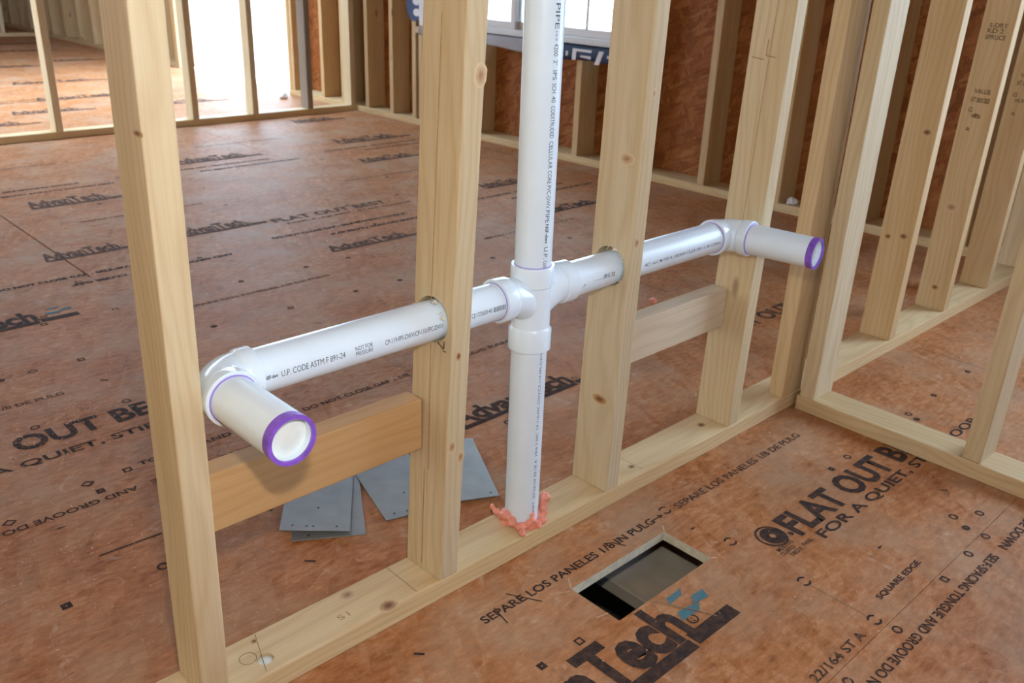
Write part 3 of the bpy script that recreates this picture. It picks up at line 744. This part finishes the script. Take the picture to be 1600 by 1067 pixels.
# vinyl slider window
wn = empty('window_1', (XE + EW, 2.785, WZ0), 'structure', 'white vinyl sliding window set over the exterior sill')
xw = XE + EW - 0.012
def vbar(y0, y1, z0, z1, dx=0.06, x=xw, name='frame_rail', bev=0.004, par=None):
    return link(name, from_bm(box_bm(dx, y1 - y0, z1 - z0, bev, (x, (y0 + y1) / 2, (z0 + z1) / 2), 2), name), 'vinyl', par or wn)
FB = 0.036
vbar(WY0, WY1, WZ0, WZ0 + FB, 0.075); vbar(WY0, WY1, WZ1 - FB, WZ1, 0.075)
vbar(WY0, WY0 + 0.05, WZ0 + FB, WZ1 - FB, 0.075, name='frame_jamb'); vbar(WY1 - 0.05, WY1, WZ0 + FB, WZ1 - FB, 0.075, name='frame_jamb')
for ya, yb, xo in ((2.893, WY1 - 0.05, -0.012), (WY0 + 0.05, 2.93, 0.018)):
    s = 0.040
    za, zb = WZ0 + FB, WZ1 - FB
    sash = link('sash', from_bm(box_bm(0.03, yb - ya, s, 0.003, (xw + xo, (ya + yb) / 2, za + s / 2)), 'sash'), 'vinyl', wn)
    for a, b_, c, d in ((ya, yb, zb - s, zb), (ya, ya + s, za + s, zb - s), (yb - s, yb, za + s, zb - s)):
        vbar(a, b_, c, d, 0.03, xw + xo, 'sash_rail', 0.003, sash)
    pane = link('pane', from_bm(box_bm(0.004, yb - ya - 2 * s, zb - za - 2 * s, 0, (xw + xo, (ya + yb) / 2, (za + zb) / 2)), 'pane'), 'glass', sash)
    if ya < 2.5: vbar(2.381, 2.396, za + s, zb - s, 0.010, xw + xo - 0.008, 'glazing_bar', 0.002, sash)
# house wrap folded in over the sill: white run, then navy print with letters
def wrap_sheet(name, y0, y1, bottom, mat, xoff, parent, n=24):
    bm = bmesh.new()
    A, B = [], []
    for k in range(n + 1):
        y = y0 + (y1 - y0) * k / n
        zb = bottom((y - y0) / (y1 - y0))
        col = []
        for j in range(7):
            t = j / 6
            z = WZ0 + 0.006 + (zb - WZ0 - 0.006) * t
            x = XE - xoff - 0.006 - 0.010 * math.sin(t * 2.2) * (0.6 + 0.4 * math.sin(y * 9))
            col.append(bm.verts.new((x, y, z)))
        A.append(col)
    top = [bm.verts.new((XE + 0.05, A[k][0].co.y, WZ0 + 0.006)) for k in range(n + 1)]
    for k in range(n):
        bm.faces.new((top[k], top[k + 1], A[k + 1][0], A[k][0]))
        for j in range(6): bm.faces.new((A[k][j], A[k + 1][j], A[k + 1][j + 1], A[k][j + 1]))
    bmesh.ops.solidify(bm, geom=bm.faces[:], thickness=0.0012)
    return link(name, from_bm(bm, name, True), mat, parent)
hw = empty('house_wrap', (XE, 2.6, WZ0), None, 'white house wrap with navy lettering folded over the window sill', 'house wrap')
wrap_sheet('white_flap', 2.44, 3.62, lambda t: 0.535 - 0.010 * math.sin(t * 9) + 0.03 * max(0, t - 0.45), 'wrap', 0.0, hw)
wrap_sheet('navy_flap', 1.93, 2.44, lambda t: 0.508 + 0.018 * math.sin(t * 3.4) + 0.018 * t ** 2, 'wrap_ink', 0.0, hw)
def flap_x(y, z, zb):
    t = max(0.0, min(1.0, (WZ0 + 0.006 - z) / (WZ0 + 0.006 - zb)))
    return XE - 0.006 - 0.010 * math.sin(t * 2.2) * (0.6 + 0.4 * math.sin(y * 9))
def wrap_letter(plist, zb=0.525):
    bm = bmesh.new()
    for p in plist:
        f = [bm.verts.new((flap_x(y, z, zb) - 0.0034, y, z)) for y, z in p]
        k = [bm.verts.new((flap_x(y, z, zb) - 0.0014, y, z)) for y, z in p]
        n = len(p)
        bm.faces.new(f); bm.faces.new(k[::-1])
        for q in range(n): bm.faces.new((f[q], k[q], k[(q + 1) % n], f[(q + 1) % n]))
    bmesh.ops.recalc_face_normals(bm, faces=bm.faces)
    return link('wrap_letter', from_bm(bm, 'letter'), 'wrap', hw)
wrap_letter([[(2.345, 0.582), (2.318, 0.582), (2.318, 0.526), (2.345, 0.526)], [(2.318, 0.582), (2.215, 0.582), (2.215, 0.570), (2.318, 0.570)], [(2.285, 0.553), (2.215, 0.553), (2.215, 0.538), (2.285, 0.544)]])
wrap_letter([[(2.165, 0.582), (2.135, 0.582), (2.160, 0.516), (2.190, 0.516)], [(2.110, 0.565), (2.085, 0.565), (2.085, 0.555), (2.110, 0.552)]])
wrap_letter([[(2.39, 0.565), (2.375, 0.565), (2.375, 0.545), (2.39, 0.540)]])
# round navy emblem of the wrap on the left jamb
emb = empty('wrap_emblem', (XE, 3.66, 0.7), None, 'round navy emblem on the wrap left of the window', 'house wrap')
def oval(name, x, yc, zc, ry, rz, n, th, mat, ph=0.0, a0=0.0, a1=2 * math.pi):
    bm = bmesh.new()
    f = [bm.verts.new((x - th, yc + ry * math.cos(a0 + (a1 - a0) * k / n + ph), zc + rz * math.sin(a0 + (a1 - a0) * k / n + ph))) for k in range(n)]
    k_ = [bm.verts.new((x, v.co.y, v.co.z)) for v in f]
    bm.faces.new(f); bm.faces.new(k_[::-1])
    for q in range(n): bm.faces.new((f[q], k_[q], k_[(q + 1) % n], f[(q + 1) % n]))
    bmesh.ops.recalc_face_normals(bm, faces=bm.faces)
    return link(name, from_bm(bm, name), mat, emb)
oval('navy_disc', XE - 0.001, 3.680, 0.710, 0.080, 0.092, 10, 0.002, 'wrap_ink', 0.3)
oval('white_glyph', XE - 0.003, 3.655, 0.738, 0.036, 0.026, 16, 0.0012, 'wrap')
oval('white_glyph', XE - 0.003, 3.652, 0.672, 0.034, 0.022, 16, 0.0012, 'wrap')
link('white_strip', from_bm(box_bm(0.004, 0.10, 1.2, 0.001, (XE - 0.006, 3.575, 0.60 + 0.60)), 'strip'), 'wrap', emb)

# ================================================================== BACK PARTITION at Y = 4.33
wb = empty('wall_back', (1.0, 4.375, 0), 'structure', 'open stud partition across the back of the room')
rail(wb, (-3.0, 4.375, 0), (XE, 4.375, 0))
rail(wb, (-3.0, 4.375, H - T), (XE, 4.375, H - T), name='top_plate')
for x in (-2.3, -1.9, -1.5, -1.1, -0.7, -0.34, 0.06, 0.46, 0.873, 1.26, 1.655, 2.05): stud(wb, x, 4.375)
stud(wb, 2.445, 4.375, mat='grey_stud')
stud(wb, XE - 0.02, 4.375)
# far partition beyond it
wz = empty('wall_far', (1.0, 10.4, 0), 'structure', 'distant stud partition at the end of the far room')
rail(wz, (-3.0, 10.5, 0), (XE, 10.5, 0))
for k in range(12): stud(wz, 2.37 - 0.41 * k, 10.5)

# ceiling decks, with a gap left open between them as added skylight
link('ceiling', from_bm(box_bm(7.6, 8.0, 0.03, 0, (-0.75, 0.9, H + 0.015)), 'ceiling'), 'ceil')
tag(link('ceiling_far', from_bm(box_bm(5.2, 7.0, 0.03, 0, (0.5, 9.9, H + 0.015)), 'ceiling_far'), 'ceil'), 'strand board ceiling deck at the end of the far room', kind='structure')
tag(bpy.data.objects['ceiling'], 'strand board ceiling deck over the rooms', kind='structure')

def solid_wall(name, label, pieces):
    bm = bmesh.new()
    for (x0, x1, y0, y1, z0, z1) in pieces:
        b2 = box_bm(x1 - x0, y1 - y0, z1 - z0, 0, ((x0 + x1) / 2, (y0 + y1) / 2, (z0 + z1) / 2))
        t2 = bpy.data.meshes.new('t'); b2.to_mesh(t2); b2.free(); bm.from_mesh(t2); bpy.data.meshes.remove(t2)
    o = link(name, from_bm(bm, name), 'osb'); tag(o, label, kind='structure')
# unseen walls, with openings placed and sized to light the rooms
NY = -2.10
solid_wall('wall_near', 'strand board wall behind the viewer with a window opening',
           [(-3.6, 2.95, NY - 0.1, NY, 0, 1.1), (-3.6, 2.95, NY - 0.1, NY, 2.0, H), (-3.6, -0.8, NY - 0.1, NY, 1.1, 2.0), (0.05, 2.95, NY - 0.1, NY, 1.1, 2.0)])
LX0, LX1 = -3.7, -3.6
solid_wall('wall_left', 'strand board wall left of the viewer with a wide opening added for fill light', [(LX0, LX1, NY, -0.9, 0, H), (LX0, LX1, 3.4, 4.5, 0, H), (LX0, LX1, -0.9, 3.4, 2.1, H), (LX0, -1.6, 4.42, 4.52, 0, H)])  # opening added to admit fill light from the left
solid_wall('wall_porch', 'unseen far room side wall with a wide opening added for daylight', [(-1.7, -1.6, 4.5, 4.8, 0, H), (-1.7, -1.6, 7.6, 13.2, 0, H), (-1.7, -1.6, 4.8, 7.6, 2.3, H)])  # opening added and sized to brighten the far room floor
solid_wall('wall_end', 'strand board wall closing the far room', [(-1.7, 2.95, 13.2, 13.3, 0, H)])

# outside
gr = link('ground', from_bm(box_bm(60, 60, 0.05, 0, (10, 5, -0.9)), 'ground'), 'ground')
tag(gr, 'bright bare sandy ground outside the house', kind='structure')
nb = link('wall_bounce', from_bm(box_bm(0.2, 16, 5.0, 0, (-6.6, 2.0, 1.6)), 'wall_bounce'), M['cedar'])  # unseen reflector, added to send warm light in through the left opening
tag(nb, 'cedar coloured unseen wall added outside the left opening to bounce warm light', kind='structure')
bm = bmesh.new(); bmesh.ops.create_icosphere(bm, subdivisions=4, radius=1.0)
for v in bm.verts:
    n = noise.noise(v.co * 2.0) * 0.15
    v.co = Vector((v.co.x * 1.3, v.co.y * 1.5, max(-0.05, v.co.z * (0.30 + n))))
tag(link('sand_heap', from_bm(bm, 'sand_heap', True), 'sand', None, Matrix.Translation((9.0, 10.9, -0.83))), 'low heap of sand outside the open doorway', 'sand heap')
bm = box_bm(0.16, 0.16, 3.2, 0.008, (0, 0, 0.75)); 
pp = empty('porch_post', (4.6, 3.12, -0.875), None, 'cream square porch post outside the window', 'post')
link('shaft', from_bm(box_bm(0.14, 0.14, 3.2, 0.008, (4.6, 3.12, 0.75)), 'shaft'), 'porch', pp)
link('base_trim', from_bm(box_bm(0.20, 0.20, 0.16, 0.008, (4.6, 3.12, -0.79)), 'base'), 'porch', pp)

# ================================================================== DRAIN PIPE ASSEMBLY
da = empty('drain_pipe', (PX, PY, T), None, 'white plastic drain pipe cross running up and sideways through the studs', 'pipe')
def tube(name, o, d, L, r=PR, ri=None, mat='pvc', parent=da, n=48):
    ri = ri or r - 0.0045
    me = from_bm(lathe_bm([(0, r), (L, r), (L, ri), (0, ri)], o, d, n), name)
    return link(name, sharp(me), mat, parent)
def ring_line(o, d, r, parent, th=0.0016, mat='primer_thin', proud=0.0008):
    """thin line of primer at a hub's mouth"""
    me = from_bm(lathe_bm([(-th / 2, r - 0.001), (-th / 2, r + proud), (th / 2, r + proud), (th / 2, r - 0.001)], o, d, 48), 'primer_ring')
    return link('primer_ring', sharp(me), mat, parent)
HR = 0.0366
# double tee
tee = None
bm = bmesh.new()
zc = PZ
lathe_bm([(0.388 - zc, PR), (0.388 - zc, HR), (0.4235 - zc, HR), (0.4275 - zc, HR - 0.003), (0.430 - zc, 0.0332), (0.500 - zc, 0.0332), (0.5005 - zc, 0.0345), (0.5025 - zc, HR), (0.5345 - zc, HR), (0.536 - zc, HR - 0.001), (0.536 - zc, PR)], (PX, PY, zc), (0, 0, 1), 56, bm)
for s in (-1, 1):
    path = []
    rad = []
    for k in range(15):
        t = k / 14
        a = t * math.pi / 2
        # from the hub inwards, then sweeping down
        x = 0.062 * (1 - math.sin(a)) ; z = PZ - 0.060 * (1 - math.cos(a))
        path.append((PX + s * x, PY, z)); rad.append(0.0335 - 0.0115 * t ** 1.5)
    sweep_bm([(PX + s * 0.066, PY, PZ)] + path, [0.0335] + rad, 40, True, bm)
    lathe_bm([(0.056, PR), (0.056, 0.034), (0.060, HR - 0.0005), (0.062, HR), (0.0835, HR), (0.0845, HR - 0.001), (0.0845, PR)], (PX, PY, PZ), (s, 0, 0), 56, bm)
tee = link('double_tee', sharp(from_bm(bm, 'double_tee'), 40), 'fitting', da)
ring_line((PX, PY, 0.5364), (0, 0, 1), PR, tee)
ring_line((PX - 0.085, PY, PZ), (1, 0, 0), PR, tee, mat='primer_thin')
riser = tube('riser_pipe', (PX, PY, 0.51), (0, 0, 1), H - 0.51)
drop = tube('lower_pipe', (PX, PY, -0.12), (0, 0, 1), 0.41 + 0.12)
EXL, EXR = -0.3355, 0.7990
armL = tube('arm_pipe', (EXL + 0.045, PY, PZ), (1, 0, 0), PX - 0.06 - EXL - 0.045)
armR = tube('arm_pipe', (PX + 0.06, PY, PZ), (1, 0, 0), EXR - 0.045 - PX - 0.06)
def elbow(cx, sgn, yaw):
    """quarter bend: mouth along sgn*X, other mouth towards the viewer (-Y, turned by yaw)"""
    d2 = Vector((math.sin(yaw), -math.cos(yaw), 0))
    d1 = Vector((sgn, 0, 0))
    c = Vector((cx, PY, PZ))
    rb = 0.036
    bm = bmesh.new()
    p0, p1 = c + d1 * rb, c + d2 * rb
    path = [c + d1 * 0.040] + [p0 + (p1 - p0) * 0 + (-d1 * rb) * math.sin(a) + (d2 * rb) * (1 - math.cos(a)) for a in [math.pi / 2 * k / 14 for k in range(15)]] + [c + d2 * 0.040]
    sweep_bm(path, [0.0338] * len(path), 44, True, bm)
    for d in (d1, d2):
        lathe_bm([(0.034, PR), (0.034, 0.0338), (0.0375, HR - 0.0003), (0.039, HR), (0.0545, HR), (0.0555, HR - 0.001), (0.0555, PR)], c, d, 56, bm)
    e = link('elbow', sharp(from_bm(bm, 'elbow'), 40), 'fitting', da)
    ring_line(c + d2 * 0.0560, d2, PR, e, 0.0022, 'primer_thin', 0.0016)
    if sgn < 0: ring_line(c + d1 * 0.0560, d1, PR, e, 0.0014, 'primer_thin', 0.0012)
    return e, c, d2
def stub(c, d2, L):
    st = tube('stub_pipe', c + d2 * 0.045, d2, L - 0.045)
    e = c + d2 * L
    band = from_bm(lathe_bm([(-0.0115, PR), (-0.0115, PR + 0.0006), (0.0006, PR + 0.0006), (0.0006, PR - 0.0047), (-0.003, PR - 0.0047), (-0.003, PR)], e, d2, 56), 'primed_end')
    tag(link('primed_end', sharp(band), 'primer', st), 'purple primed pipe end')
    tag(link('test_plug', from_bm(lathe_bm([(-0.012, 0.0001), (-0.013, PR - 0.0046), (-0.017, PR - 0.0046), (-0.017, 0.0001)], e, d2, 48), 'plug'), 'plug', st), 'white plug closing the pipe end')
    return st
eL, cL, dL = elbow(EXL, 1, math.radians(0.5))
stL = stub(cL, dL, 0.189)
eR, cR, dR = elbow(EXR, -1, math.radians(6.5))
stR = stub(cR, dR, 0.195)

# print on the pipes: glyphs bent round the pipe wall
def pipe_text(s, o, d, t0, t1, ang, h, parent, up_sign=1, bold=0.0):
    """text along axis d from t0 to t1 at angle ang (from the lathe's frame), letters up towards +ang * up_sign"""
    me = text_mesh(s, bold)
    o, d = Vector(o), Vector(d).normalized()
    u = (Vector((0, 0, 1)) if abs(d.z) < 0.9 else Vector((1, 0, 0))); u = (u - d * u.dot(d)).normalized(); v = d.cross(u)
    r = PR + 0.00035
    for q in me.vertices:
        a = ang + up_sign * (q.co.y - 0.5) * h / r
        q.co = o + d * (t0 + (t1 - t0) * q.co.x) + (u * math.cos(a) + v * math.sin(a)) * r
    return link('pipe_lettering', me, 'pipe_ink', parent)
# riser: reads downwards, letter tops to the right. frame: u=+X, v=+Y for d=+Z
AR = math.radians(264.4)
for s, z0, z1, h, bd in (('PIPE', 0.9398, 0.9047, 0.0085, 0.0), ('e m m', 0.902, 0.888, 0.005, 0.0), ('4200', 0.8842, 0.8661, 0.008, 0.0), ('2"', 0.8606, 0.8533, 0.008, 0), ('IPS', 0.8459, 0.832, 0.008, 0), ('SCH', 0.8273, 0.8132, 0.008, 0),
                     ('40', 0.8085, 0.799, 0.008, 0), ('COEXTRUDED', 0.7943, 0.7458, 0.008, 0), ('CELLULAR', 0.7409, 0.6988, 0.008, 0), ('CORE', 0.6958, 0.6753, 0.008, 0), ('PVC-DWV', 0.6722, 0.6357, 0.008, 0), ('PIPE', 0.6326, 0.6124, 0.008, 0),
                     ('NSF-dwv', 0.6102, 0.5778, 0.006, 0.03), ('U.P.', 0.5723, 0.5525, 0.008, 0), ('Code', 0.5491, 0.537, 0.008, 0)):
    pipe_text(s, (PX, PY, 0), (0, 0, 1), z0, z1, AR, h, riser, 1, bd)
zz_ = 0.0
for s, z0, z1 in (('CP-110-FPC-DWV/CP-119-FPS-DWV', 0.238, 0.386), ('HFA 2 50C', 0.186, 0.232), ('07/26/24 20:18 A', 0.098, 0.178), ('7 20 SHIFT', 0.046, 0.090)):
    pipe_text(s, (PX, PY, 0), (0, 0, 1), z0, z1, math.radians(268), 0.0055, drop, -1, 0.0)
# arms: d = +X -> u = +Z, v = d x u = -Y: angle a: z = r cos a, y = -r sin a ; letter tops up = towards smaller angle
AA = math.radians(82)
for s, t0, t1, a, h, bd in (('NSF-dwv', -0.279, -0.260, 86, 0.005, 0.03), ('U.P. CODE ASTM F 891-24', -0.255, -0.157, 86, 0.0085, 0), ('NOT FOR', -0.140, -0.111, 80, 0.0062, 0), ('PRESSURE', -0.140, -0.111, 94, 0.0062, 0), ('CP-119-FPS-DWV/CP-110-FPC-DWV', -0.090, 0.016, 87, 0.0075, 0)):
    pipe_text(s, (0, PY, PZ), (1, 0, 0), t0, t1, math.radians(a), h, armL, -1, bd)
pipe_text('CJ/17/2620:40', (0, PY, PZ), (1, 0, 0), 0.072, 0.114, math.radians(86), 0.0068, armL, -1)
pipe_text('||||||||', (0, PY, PZ), (1, 0, 0), 0.118, 0.143, math.radians(85), 0.006, armL, -1, 0.03)
for s, t0, t1, a, h, bd in ((':7', 0.324, 0.332, 98, 0.006, 0), ('- ------', 0.352, 0.378, 90, 0.004, 0.01), ('0RG 22', 0.378, 0.408, 86, 0.007, 0.01), ('4C1 nLC M DD A 1003HH CLJLR DR 11 00 1220H--', 0.492, 0.735, 90, 0.006, 0.005)):
    pipe_text(s, (0, PY, PZ), (1, 0, 0), t0, t1, math.radians(a), h, armR, -1, bd)
# stub: d = dL, u = +Z, v = d x u
pipe_text('07/26/24 20:18 A CELLULAR', cL, dL, 0.070, 0.172, math.radians(-52), 0.006, stL, 1)

# ================================================================== FOAM round the pipe base
fo = bmesh.new()
random.seed(11)
def blob(x, y, z, r, sx=1, sy=1, sz=1):
    b2 = bmesh.ops.create_icosphere(fo, subdivisions=2, radius=r)['verts']
    for v in b2: v.co = Vector((x + v.co.x * sx, y + v.co.y * sy, z + v.co.z * sz))
for k in range(30):
    a = 2 * math.pi * k / 30
    r = PR + random.uniform(0.0, 0.007)
    blob(PX + r * math.cos(a), PY + r * math.sin(a), T + random.uniform(0.0, 0.007), random.uniform(0.005, 0.009))
for x, y, z, r in ((0.262, 0.020, 0.062, 0.009), (0.266, 0.021, 0.072, 0.010), (0.268, 0.020, 0.082, 0.010), (0.264, 0.018, 0.052, 0.008), (0.218, 0.010, 0.050, 0.008), (0.224, 0.008, 0.058, 0.0065), (0.226, 0.010, 0.066, 0.0055),
                   (0.196, 0.058, 0.052, 0.008), (0.190, 0.068, 0.060, 0.007), (0.188, 0.078, 0.066, 0.0055), (0.197, 0.048, 0.058, 0.010), (0.199, 0.034, 0.050, 0.010), (0.208, 0.018, 0.044, 0.009), (0.199, 0.008, 0.040, 0.007), (0.195, 0.002, 0.041, 0.005), (0.236, 0.003, 0.043, 0.007), (0.252, 0.008, 0.043, 0.008)):
    blob(x, y, z, r)
me = from_bm(fo, 'foam')
tmp = bpy.data.objects.new('tmp', me); COL.objects.link(tmp)
md = tmp.modifiers.new('r', 'REMESH'); md.mode = 'VOXEL'; md.voxel_size = 0.0018
md2 = tmp.modifiers.new('s', 'SMOOTH'); md2.iterations = 3
dg = bpy.context.evaluated_depsgraph_get(); dg.update()
me2 = bpy.data.meshes.new_from_object(tmp.evaluated_get(dg)); bpy.data.objects.remove(tmp)
for v in me2.vertices: v.co += Vector((noise.noise(v.co * 130), noise.noise(v.co * 130 + Vector((5, 0, 0))), noise.noise(v.co * 130 + Vector((0, 9, 0))))) * 0.0025
for p in me2.polygons: p.use_smooth = True
me2.materials.clear()
tag(link('foam_sealant', me2, 'foam'), 'lumpy salmon pink foam ring squeezed out around the lower pipe', 'foam')

# ================================================================== METAL NAIL PLATES on the floor behind the wall
def nail_plate(label, corner, ang, wd, L, z, tilt=(0, 0), holes=()):
    """sheet metal guard plate with punched prongs; corner = near left corner, ang = direction of its short side"""
    root = empty('metal_plate', (*corner, z), None, label, 'metal plate', 'loose metal plates')
    mw = Matrix.Translation((*corner, z)) @ Matrix.Rotation(ang, 4, 'Z') @ Matrix.Rotation(tilt[0], 4, 'X') @ Matrix.Rotation(tilt[1], 4, 'Y')
    link('sheet', from_bm(box_bm(wd, L, 0.0016, 0.0004, (wd / 2, L / 2, 0)), 'sheet'), 'zinc', root, mw)
    for hx, hy in holes:
        bm = bmesh.new()
        bm.faces.new([bm.verts.new(p) for p in ((hx - 0.003, hy, 0.0011), (hx + 0.003, hy, 0.0011), (hx + 0.001, hy + 0.006, 0.0011))])
        link('painted_slot', from_bm(bm, 'slot'), 'dark', root, mw)  # flat dark triangle standing in for the shade inside a punched slot
        bm = bmesh.new()
        vs3 = [bm.verts.new(p) for p in ((hx - 0.002, hy - 0.001, 0.0), (hx + 0.002, hy - 0.001, 0.0), (hx, hy - 0.001, -0.008), (hx, hy + 0.001, 0.0))]
        for f in ((0, 1, 2), (1, 3, 2), (3, 0, 2)): bm.faces.new([vs3[q] for q in f])
        link('prong', from_bm(bm, 'prong'), 'zinc', root, mw)
    return root
HS = ((0.022, 0.014), (0.048, 0.012), (0.060, 0.012), (0.103, 0.012), (0.065, 0.075))
nail_plate('lowest grey metal plate, half hidden under another below the wooden block', (-0.102, 0.302), math.radians(-31), 0.135, 0.27, 0.0015, (0, 0), ((0.030, 0.010),))
nail_plate('tilted grey metal plate lying on top of another below the wooden block', (-0.112, 0.327), math.radians(-36), 0.128, 0.26, 0.0170, (math.radians(-1.2), math.radians(4.0)), HS)
nail_plate('grey metal plate alone left of the second stud', (0.066, 0.241), math.radians(-16), 0.130, 0.27, 0.0035, (math.radians(0.0), 0), HS)
nail_plate('grey metal plate between the second stud and the vertical pipe', (0.170, 0.2215), math.radians(-28), 0.130, 0.24, 0.006, (0, math.radians(-1.0)), ((0.115, 0.012), (0.065, 0.075), (0.05, 0.012)))

# small crumbs
def crumb(name, label, cat, p, r, mat, seed):
    bm = bmesh.new(); bmesh.ops.create_icosphere(bm, subdivisions=3, radius=r)
    for v in bm.verts:
        n = 1 + 0.45 * noise.noise(v.co * (1.6 / r) + Vector((seed, 0, 0)))
        v.co = Vector((v.co.x * n, v.co.y * n, max(-r * 0.55, v.co.z * n * 0.8)))
    tag(link(name, from_bm(bm, name, True), mat, None, Matrix.Translation((p[0], p[1], p[2] + r * 0.55))), label, cat)
crumb('foam_crumb', 'small pink foam crumb on the floor behind the pale wooden block', 'foam', (1.429, 0.678, 0.0), 0.012, 'foam', 3)
crumb('paper_scrap', 'crumpled white scrap on the outer wall plate by the corner studs', 'scrap', (2.835, 1.02, T), 0.022, 'wrap', 8)
crumb('sheet_scrap', 'bright scrap on the far room floor near the doorway', 'scrap', (2.652, 5.035, 0.0), 0.03, 'wrap', 5)

# ================================================================== SAWDUST and foam crumbs
random.seed(5)
bm = bmesh.new()
def flake(x, y, s):
    a = random.uniform(0, 6.28); l = s * random.uniform(0.7, 2.2); wv = s * random.uniform(0.4, 0.9)
    c, sn = math.cos(a), math.sin(a); z = 0.0012
    q = [(-l, -wv, 0), (l, -wv * 0.6, random.uniform(0, s)), (l * 0.8, wv, random.uniform(0, s)), (-l * 0.7, wv * 0.7, 0)]
    bm.faces.new([bm.verts.new((x + c * px - sn * py, y + sn * px + c * py, z + pz)) for px, py, pz in q])
for cx, cy, sg, n, s in ((-0.19, 1.07, 0.05, 160, 0.0018), (-0.37, 0.97, 0.05, 180, 0.0018), (-0.45, 0.55, 0.10, 260, 0.0014), (-0.30, 0.30, 0.12, 160, 0.0013), (0.1, 1.3, 0.4, 260, 0.002), (0.6, 2.0, 0.6, 260, 0.003),
                          (-0.2, 0.8, 0.25, 320, 0.0016), (0.4, -0.25, 0.3, 90, 0.0014), (1.0, 1.0, 0.5, 160, 0.0025), (0.2, 0.16, 0.15, 60, 0.0016), (1.2, 3.0, 0.8, 200, 0.004), (0.9, 0.30, 0.2, 60, 0.002)):
    for k in range(n):
        x, y = random.gauss(cx, sg), random.gauss(cy, sg)
        if -0.006 < y < 0.095 or (-0.13 < x < 0.42 and 0.13 < y < 0.62) or (HX0 < x < HX1 and HY0 < y < HY1): continue
        flake(x, y, s * random.uniform(0.4, 1.3))
tag(link('sawdust', from_bm(bm, 'sawdust'), 'dust'), 'pale sawdust flakes strewn over the subfloor', 'sawdust', kind='stuff')
